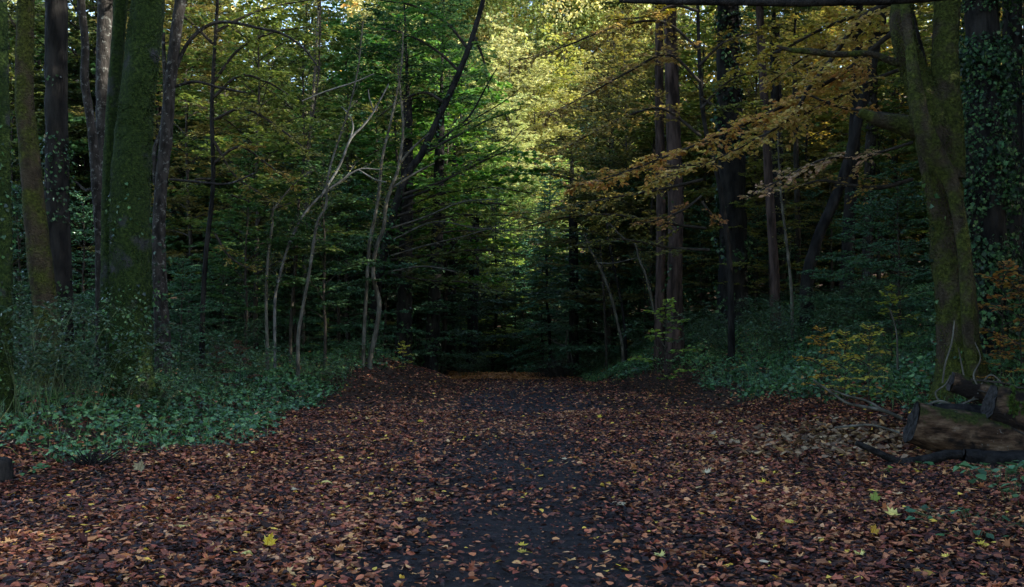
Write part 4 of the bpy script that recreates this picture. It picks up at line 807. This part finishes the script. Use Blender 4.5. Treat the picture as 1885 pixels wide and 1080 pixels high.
for px, d, s, col, lab in ((1512, 17, .72, (.55, .33, .06), 'small orange leaved seedling on the green slope below the pale pole'), (1556, 16, .66, (.56, .46, .08), 'small yellow leaved seedling right of the orange one on the slope'), (1600, 15.4, .7, (.50, .42, .08), 'yellow seedling on the slope just left of the mossy forked tree'),
        (1640, 19, .8, (.30, .33, .06), 'pale yellow seedling with a bare stem left of the mossy forked tree'), (1850, 15, .9, (.36, .18, .05), 'orange brown leafy seedling on the slope at the right edge'), (1880, 14.4, .8, (.34, .19, .055), 'rusty leafy seedling above the logs at the right edge'),
        (1840, 14, .45, (.42, .22, .05), 'small rusty seedling directly above the mossy upper log'), (440, 19.5, .6, (.10, .035, .02), 'reddish brown dead fern on the bank below the leftmost pale pole'), (400, 19, .5, (.08, .03, .02), 'dark brown dead fern left of the reddish one on the bank'),
        (600, 27, .6, (.14, .20, .05), 'green seedling beside the foot of the two pale poles'), (742, 27.6, .5, (.30, .32, .05), 'yellow green seedling on the leaf mound right of the two pale poles'), (1228, 25, 1.3, (.22, .34, .06), 'light green sycamore seedling in front of the reddish trunk pair')):
    plant(lab, px, d, s, col, px)
def herb(label, px, py, n, size, col, spread, hgt):
    """broad low leaves on short stalks"""
    root = on_ground(px, py); r = thing('herb_plant', label, 'plant', root); S, L = Geo(), Geo(); a = rng.random(n) * 6.28; rr = spread * np.sqrt(rng.random(n))
    b = np.stack([rr * .6 * np.cos(a), rr * .6 * np.sin(a), np.full(n, -.02)], -1); t = np.stack([rr * np.cos(a), rr * np.sin(a), hgt * (.4 + .7 * rng.random(n))], -1)
    b[:, 2] += height(root[0] + b[:, 0], root[1] + b[:, 1]) - root[2]; t[:, 2] += height(root[0] + t[:, 0], root[1] + t[:, 1]) - root[2]
    tubes(S, np.stack([b, (b + t) / 2 + np.array([0, 0, .02]), t], 1), np.tile([.003, .0025, .002], (n, 1)), 4, 0)
    d = np.stack([np.cos(a), np.sin(a), rng.normal(-.15, .2, n)], -1) + rng.normal(0, .4, (n, 3)) * np.array([1, 1, 0])
    leaves(L, T_OVAL, t, d, np.stack([rng.normal(0, .25, n), rng.normal(-.1, .25, n), np.ones(n)], -1), size * (.6 + .7 * rng.random(n)), 0, None, rng.normal(0, .3, n), 1.5)
    S.build('stems', [M_BSTEM], r); o = L.build('leaves', [M_GLOSS], r); o.color = (*col, 1)
herb('broad leaved green plant in front of the black shadow under the logs', 1842, 895, 34, .11, (.06, .15, .06), .38, .22)
herb('low green plant patch at the right edge below the logs', 1800, 975, 60, .07, (.05, .12, .055), .55, .08)
herb('small green plant at the right edge beside the broad leaved one', 1882, 930, 22, .09, (.06, .14, .06), .25, .18)
herb('tiny green seedling under the forked black bough', 1705, 862, 6, .08, (.05, .16, .06), .10, .08)
herb('bright yellow green sprig at the front end of the forked black bough', 1618, 872, 8, .06, (.18, .26, .05), .10, .07)
herb('green clump at the left edge among the brown leaves', 40, 868, 14, .07, (.05, .15, .05), .25, .08)

# ------------------------------------------------------------------ logs
def log(name, label, pts, cut=(-.55, -.83, .1), m=None, sides=44, mossy=None, vines=0, seed=0):
    """pts: world centre line with radius; the first end is sawn on a slant and shows its wood"""
    w_ = spline(pts, .05); root = np.array([w_[0, 0], w_[0, 1], hz(w_[0, 0], w_[0, 1])]); w_[:, :3] -= root
    r = thing(name, label, 'log', root); G = Geo()
    V0, dirs = tube(G, w_[:, :3], w_[:, 3], sides, 0, False, .10, 0, seed, .05)
    nrm = unit(np.array(cut, float)); ax = unit(w_[1, :3] - w_[0, :3])
    G = Geo(); V = V0.copy(); c0 = w_[0, :3]
    t = -((V - c0) @ nrm) / (ax @ nrm)     # slide the first rings along the axis on to the saw plane
    fall = np.clip(1 - np.arange(len(V)) / 9.0, 0, 1)[:, None]
    s_ = -((V[0] - c0) @ nrm) / (ax @ nrm)
    V = V + (s_[None] * fall)[..., None] * ax
    G.add_grid(V, 0, closed=True); G.add(V[-1], [tuple(range(sides))], 0); G.build('bark', [m or M_LOG], r)
    E = Geo(); rings = np.stack([c0 + (V[0] - c0) * f + nrm * (.010 + .030 * vnoise(c0 + (V[0] - c0) * f * 11 + 3, seed)[:, None]) for f in (1.0, .88, .76, .64, .52, .4, .28, .16, .04)]); E.add_grid(rings, 0, closed=True); E.add(rings[-1], [tuple(range(sides))[::-1]], 0)
    E.build('cut_end', [M_WOOD], r)
    if mossy:
        Ms = Geo(); n, z0 = mossy; i = rng.integers(3, len(V) - 1, n); j = rng.integers(0, sides, n); p = V[i, j]; o = dirs[i, j]; kk = (o[:, 2] > z0) & (vnoise(p / .25, 70) > -.2); p, o = p[kk], o[kk]
        leaves(Ms, T_QUAD, p, o + rng.normal(0, .7, o.shape), o + rng.normal(0, .7, o.shape), .03 + .03 * rng.random(len(p)), 0); q = Ms.build('moss', [M_LEAF], r); q.color = (.06, .10, .02, 1)
    if vines:
        for q in range(vines):
            Vn = Geo(); i0 = rng.integers(2, len(V) // 2); k2 = 14; ii = np.clip(i0 + np.linspace(0, 12, k2).astype(int), 0, len(V) - 1); jj = (rng.integers(0, sides) + np.linspace(0, rng.uniform(-9, 9), k2).astype(int)) % sides
            p = V[ii, jj] + dirs[ii, jj] * (.015 + .03 * np.abs(np.sin(np.linspace(0, 3, k2))))[:, None]; p = spline(p, .03); tube(Vn, p, np.full(len(p), .012), 6, 0, True, .1); Vn.build('vine', [M_TWIG], r)
    return r, V
def W3(px, py, d, hw): p = P(px, py, d); return [*p, hw * d / F]
log('log', 'longest sawn log, lying lowest in front with its dark slanted cut end facing the path', [W3(1680, 778, 12.4, 40), W3(1740, 793, 12.3, 43), W3(1810, 808, 12.2, 46), W3(1900, 826, 12.1, 50), W3(2010, 850, 12.0, 54)], (-.955, .17, .24), seed=3)
log('log', 'thick mossy upper log at the right edge with a ragged dark cut end', [W3(1822, 742, 12.2, 38), W3(1870, 756, 12.1, 44), W3(1930, 775, 12.0, 50), W3(2020, 800, 11.9, 56)], (-.95, .17, .28), mossy=(9000, -.1), vines=5, seed=5)
log('log', 'thin vine-wrapped log lying highest, against the foot of the mossy forked tree', [W3(1752, 702, 13.2, 17), W3(1790, 716, 13.1, 18), W3(1840, 730, 13.0, 19), W3(1900, 745, 12.9, 20)], (-.955, .17, .24), vines=6, seed=7)
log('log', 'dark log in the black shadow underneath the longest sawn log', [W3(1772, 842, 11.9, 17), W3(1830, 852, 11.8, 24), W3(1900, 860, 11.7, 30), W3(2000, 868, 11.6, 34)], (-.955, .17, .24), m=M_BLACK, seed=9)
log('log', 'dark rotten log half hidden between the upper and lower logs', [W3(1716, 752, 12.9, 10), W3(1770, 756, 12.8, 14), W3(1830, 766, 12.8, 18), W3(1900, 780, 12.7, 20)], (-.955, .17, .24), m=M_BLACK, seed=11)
stick('forked_bough', 'wet black forked bough lying on brown leaves in front of the longest log', 'branch', 11.6, [[(1770, 836, 9), (1740, 838, 10), (1700, 848, 11), (1655, 855, 11), (1625, 861, 8), (1580, 866, 4)], [(1662, 855, 8), (1635, 842, 7), (1605, 828, 6), (1576, 815, 5)]], M_BLACK)
stick('fallen_twig', 'long grey dead twig lying on green leaves left of the logs', 'branch', 13.6, [[(1660, 770, 3.2), (1628, 756, 3.4), (1600, 750, 3), (1560, 742, 2.6), (1530, 722, 2.2), (1498, 700, 1.2)], [(1628, 756, 2.4), (1596, 738, 2.2), (1560, 728, 1.8), (1526, 716, 1)]], M_PALE)
stick('fallen_twig', 'short pale stick lying above the tan leaf drift', 'branch', 12.4, [[(1536, 787, 2), (1580, 783, 2.4), (1610, 783, 2.2), (1655, 796, 2)]], M_PALE)
def ground_stick(label, pix, r0, m=M_TWIG):
    p = np.array([on_ground(*q) + np.array([0, 0, .035]) for q in pix]); root = p[0].copy(); p -= root; p = spline(p, .03); G = Geo(); tube(G, p, np.linspace(r0, r0 * .4, len(p)), 6, 0, True, .1)
    r = thing('fallen_twig', label, 'twig', root); G.build('stem', [m], r)
ground_stick('thin dark twig lying across the leaves in the lower right corner', [(1675, 1005), (1720, 1030), (1765, 1040), (1800, 1062)], .006)
ground_stick('crooked brown twig beside the low green patch at the right edge', [(1870, 995), (1846, 1020), (1838, 1050), (1850, 1075)], .007)
ground_stick('tiny white twig standing out on the leaves left of the mud', [(664, 880), (655, 888), (648, 893)], .008, M_PALE)
ground_stick('short dark twig among the leaves near the left edge', [(175, 872), (186, 885), (180, 896)], .006, M_PALE)
stick('dead_root', 'tangle of pale dead roots trailing over the logs below the mossy forked tree', 'root', 13.0, [[(1700, 748, 2), (1730, 738, 2.4), (1760, 746, 2.4), (1800, 734, 2), (1830, 742, 1.4)], [(1728, 738, 1.8), (1722, 722, 1.6), (1740, 708, 1.4), (1750, 690, 1)], [(1760, 746, 1.8), (1764, 770, 1.6), (1758, 790, 1)],
      [(1790, 736, 1.8), (1800, 715, 1.6), (1792, 690, 1.5), (1805, 660, 1.2), (1795, 630, .9)], [(1800, 715, 1.6), (1822, 690, 1.5), (1840, 700, 1.2), (1850, 716, .9)], [(1815, 738, 1.5), (1835, 718, 1.4), (1828, 700, 1)], [(1735, 740, 1.5), (1712, 752, 1.3), (1700, 766, .9)]], M_PALE)
stick('climbing_stem', 'pale thin stem hanging down the foot of the mossy forked tree above the logs', 'vine', 13.6, [[(1735, 705, 1.8), (1740, 670, 1.7), (1752, 630, 1.6), (1757, 590, 1.4)], [(1776, 700, 1.5), (1768, 660, 1.4), (1764, 640, 1)]], M_PALE)
stick('bare_sapling', 'thin bare pale stem rising alone from the ivy slope left of the mossy forked tree', 'sapling', 17, [[(1652, 680, 2), (1652, 640, 1.8), (1650, 610, 1.6), (1644, 585, 1.3), (1636, 565, .8)]], M_PALE)
# old post stump at the left edge
p0 = on_ground(2, 888); r = thing('tree_stump', 'dark weathered stump cut by the left edge of the photo', 'stump', p0); G = Geo(); s = np.linspace(-.1, .24, 14)
tube(G, np.stack([-.03 + 0 * s, 0 * s, s], -1), .125 - .04 * np.clip(s, 0, 1) - .03 * (s > .22), 20, 0, True, .07, .15, 3, .05); G.build('wood', [M_DARK], r)
G = Geo(); n = 60; tubes(G, np.stack([np.stack([rng.normal(0, .05, n), rng.normal(0, .05, n), np.zeros(n)], -1), np.stack([rng.normal(0, .14, n), rng.normal(0, .10, n), .05 + .16 * rng.random(n)], -1)], 1), np.tile([.012, .003], (n, 1)), 4, 0)
p0 = on_ground(165, 862); r = thing('root_stub', 'small black splintered root stub at the edge of the green bank', 'root', p0); G.build('wood', [M_BLACK], r)

# ------------------------------------------------------------------ single leaves that stand out on the path
BY, PY_, PL, OR_, GR_ = (.55, .40, .04), (.60, .50, .16), (.52, .43, .28), (.42, .16, .035), (.22, .28, .05)
FL = [(455, 1030, 30, PY_, 'pale yellow star-shaped maple leaf left of the mud, beside a bright yellow one'), (493, 1020, 36, BY, 'bright yellow upright maple leaf left of the mud at the bottom'), (222, 1036, 46, OR_, 'large ochre curled leaf near the bottom left corner'), (336, 980, 40, PY_, 'large cream maple leaf lying flat left of the path'),
 (598, 897, 30, PY_, 'narrow cream leaf at the left rim of the mud'), (770, 938, 28, PY_, 'round cream leaf with dark stalk on the mud'), (964, 1020, 24, BY, 'small bright yellow leaf in the middle of the near mud'), (960, 1035, 26, (.42, .32, .05), 'dull yellow leaf just below the small bright yellow one on the mud'), (1145, 937, 32, PL, 'ragged cream leaf on the right half of the path'),
 (1168, 876, 26, BY, 'bright yellow leaf pair on the right half of the path'), (1302, 882, 26, PL, 'whitish crumpled leaf right of the path middle'), (1430, 877, 20, BY, 'yellow leaf below the tan leaf drift'), (1402, 899, 18, BY, 'smaller yellow leaf left below the tan leaf drift'), (1610, 933, 26, GR_, 'green yellow maple leaf standing on brown leaves below the forked bough'), (1607, 996, 24, (.45, .28, .03), 'upright golden leaf low on the right of the path'), (1640, 962, 40, PY_, 'wide yellow leaf in the lower right, beside the green one'),
 (1690, 876, 24, BY, 'yellow maple leaf in front of the forked black bough'), (1662, 900, 18, (.5, .34, .08), 'small sandy leaf between the forked bough and the wide yellow leaf'), (1697, 835, 22, BY, 'slim yellow leaf under the longest sawn log'), (1455, 976, 24, (.5, .36, .05), 'slim yellow leaf lying flat on the right side of the litter'), (1580, 1038, 26, PY_, 'light yellow leaf near the bottom right'), (1700, 1066, 60, (.45, .24, .04), 'big orange yellow maple leaf at the bottom right'), (1408, 1052, 28, PL, 'oval tan leaf at the bottom right of the mud'), (1212, 1040, 30, PY_, 'cream leaf at the bottom right rim of the mud'),
 (1150, 1064, 30, BY, 'yellow leaf at the bottom edge right of the mud'), (280, 914, 18, (.45, .32, .24), 'small pinkish oval leaf on the left litter'), (256, 876, 30, (.30, .25, .15), 'big grey tan upright leaf at the rim of the green bank'), (1105, 774, 14, BY, 'tiny yellow leaf far up the path on its right half'), (775, 784, 14, BY, 'tiny yellow leaf far up the path on its left half'), (1363, 780, 14, BY, 'yellow leaf at the right side far up the path'), (1605, 724, 0, BY, ''), (230, 712, 14, PL, 'cream leaf lying on the green bank'), (1810, 1020, 26, BY, 'yellow leaf by the crooked brown twig at the right edge'), (795, 912, 22, PY_, 'slim cream leaf at the left rim of the mud above the round one'), (1040, 855, 14, PL, 'tiny pale leaf in the middle of the path'), (540, 913, 16, PL, 'pinkish tan leaf at the left above the large cream maple leaf')]
for i, (px, py, wpx, col, lab) in enumerate(FL):
    if not lab: continue
    g = on_ground(px, py); s = max(.05, wpx * g[1] / F * .72); G = Geo(); up = 'upright' in lab or 'standing' in lab
    a = rng.random() * 6.28; d = np.array([[math.cos(a), math.sin(a), .05]]) if not up else np.array([[.25, .2, .9]]); n = np.array([[rng.normal(0, .25), rng.normal(-.30, .2), 1]]) if not up else np.array([[.1, -1, .3]])
    leaves(G, T_OVAL if ('oval' in lab or 'slim' in lab or 'narrow' in lab) else T_MAPLE, np.array([[0, 0, .06]]) - d * s * .45 * (0 if up else 1), d, n, s * (1.15 if 'oval' in lab or 'slim' in lab or 'narrow' in lab else .95), 0, np.array([.35 + .3 * rng.random()]), np.array([rng.choice([-1, 1]) * rng.uniform(.3, .9)]), rng.uniform(.75, 1.05))
    e = -d[0] * s * .45 * (0 if up else 1) + np.array([0, 0, .07]); st = -d[0] * s * .4 + rng.normal(0, .01, 3); tubes(G, np.array([[e, e + st * .5, e + st]]), np.array([[.0022, .0018, .0016]]), 4, 0)
    o = G.build('fallen_leaf', [M_FALLEN], None, g); o.color = (*col, 1); tag(o, lab, 'leaf', 'leaves that stand out on the path')
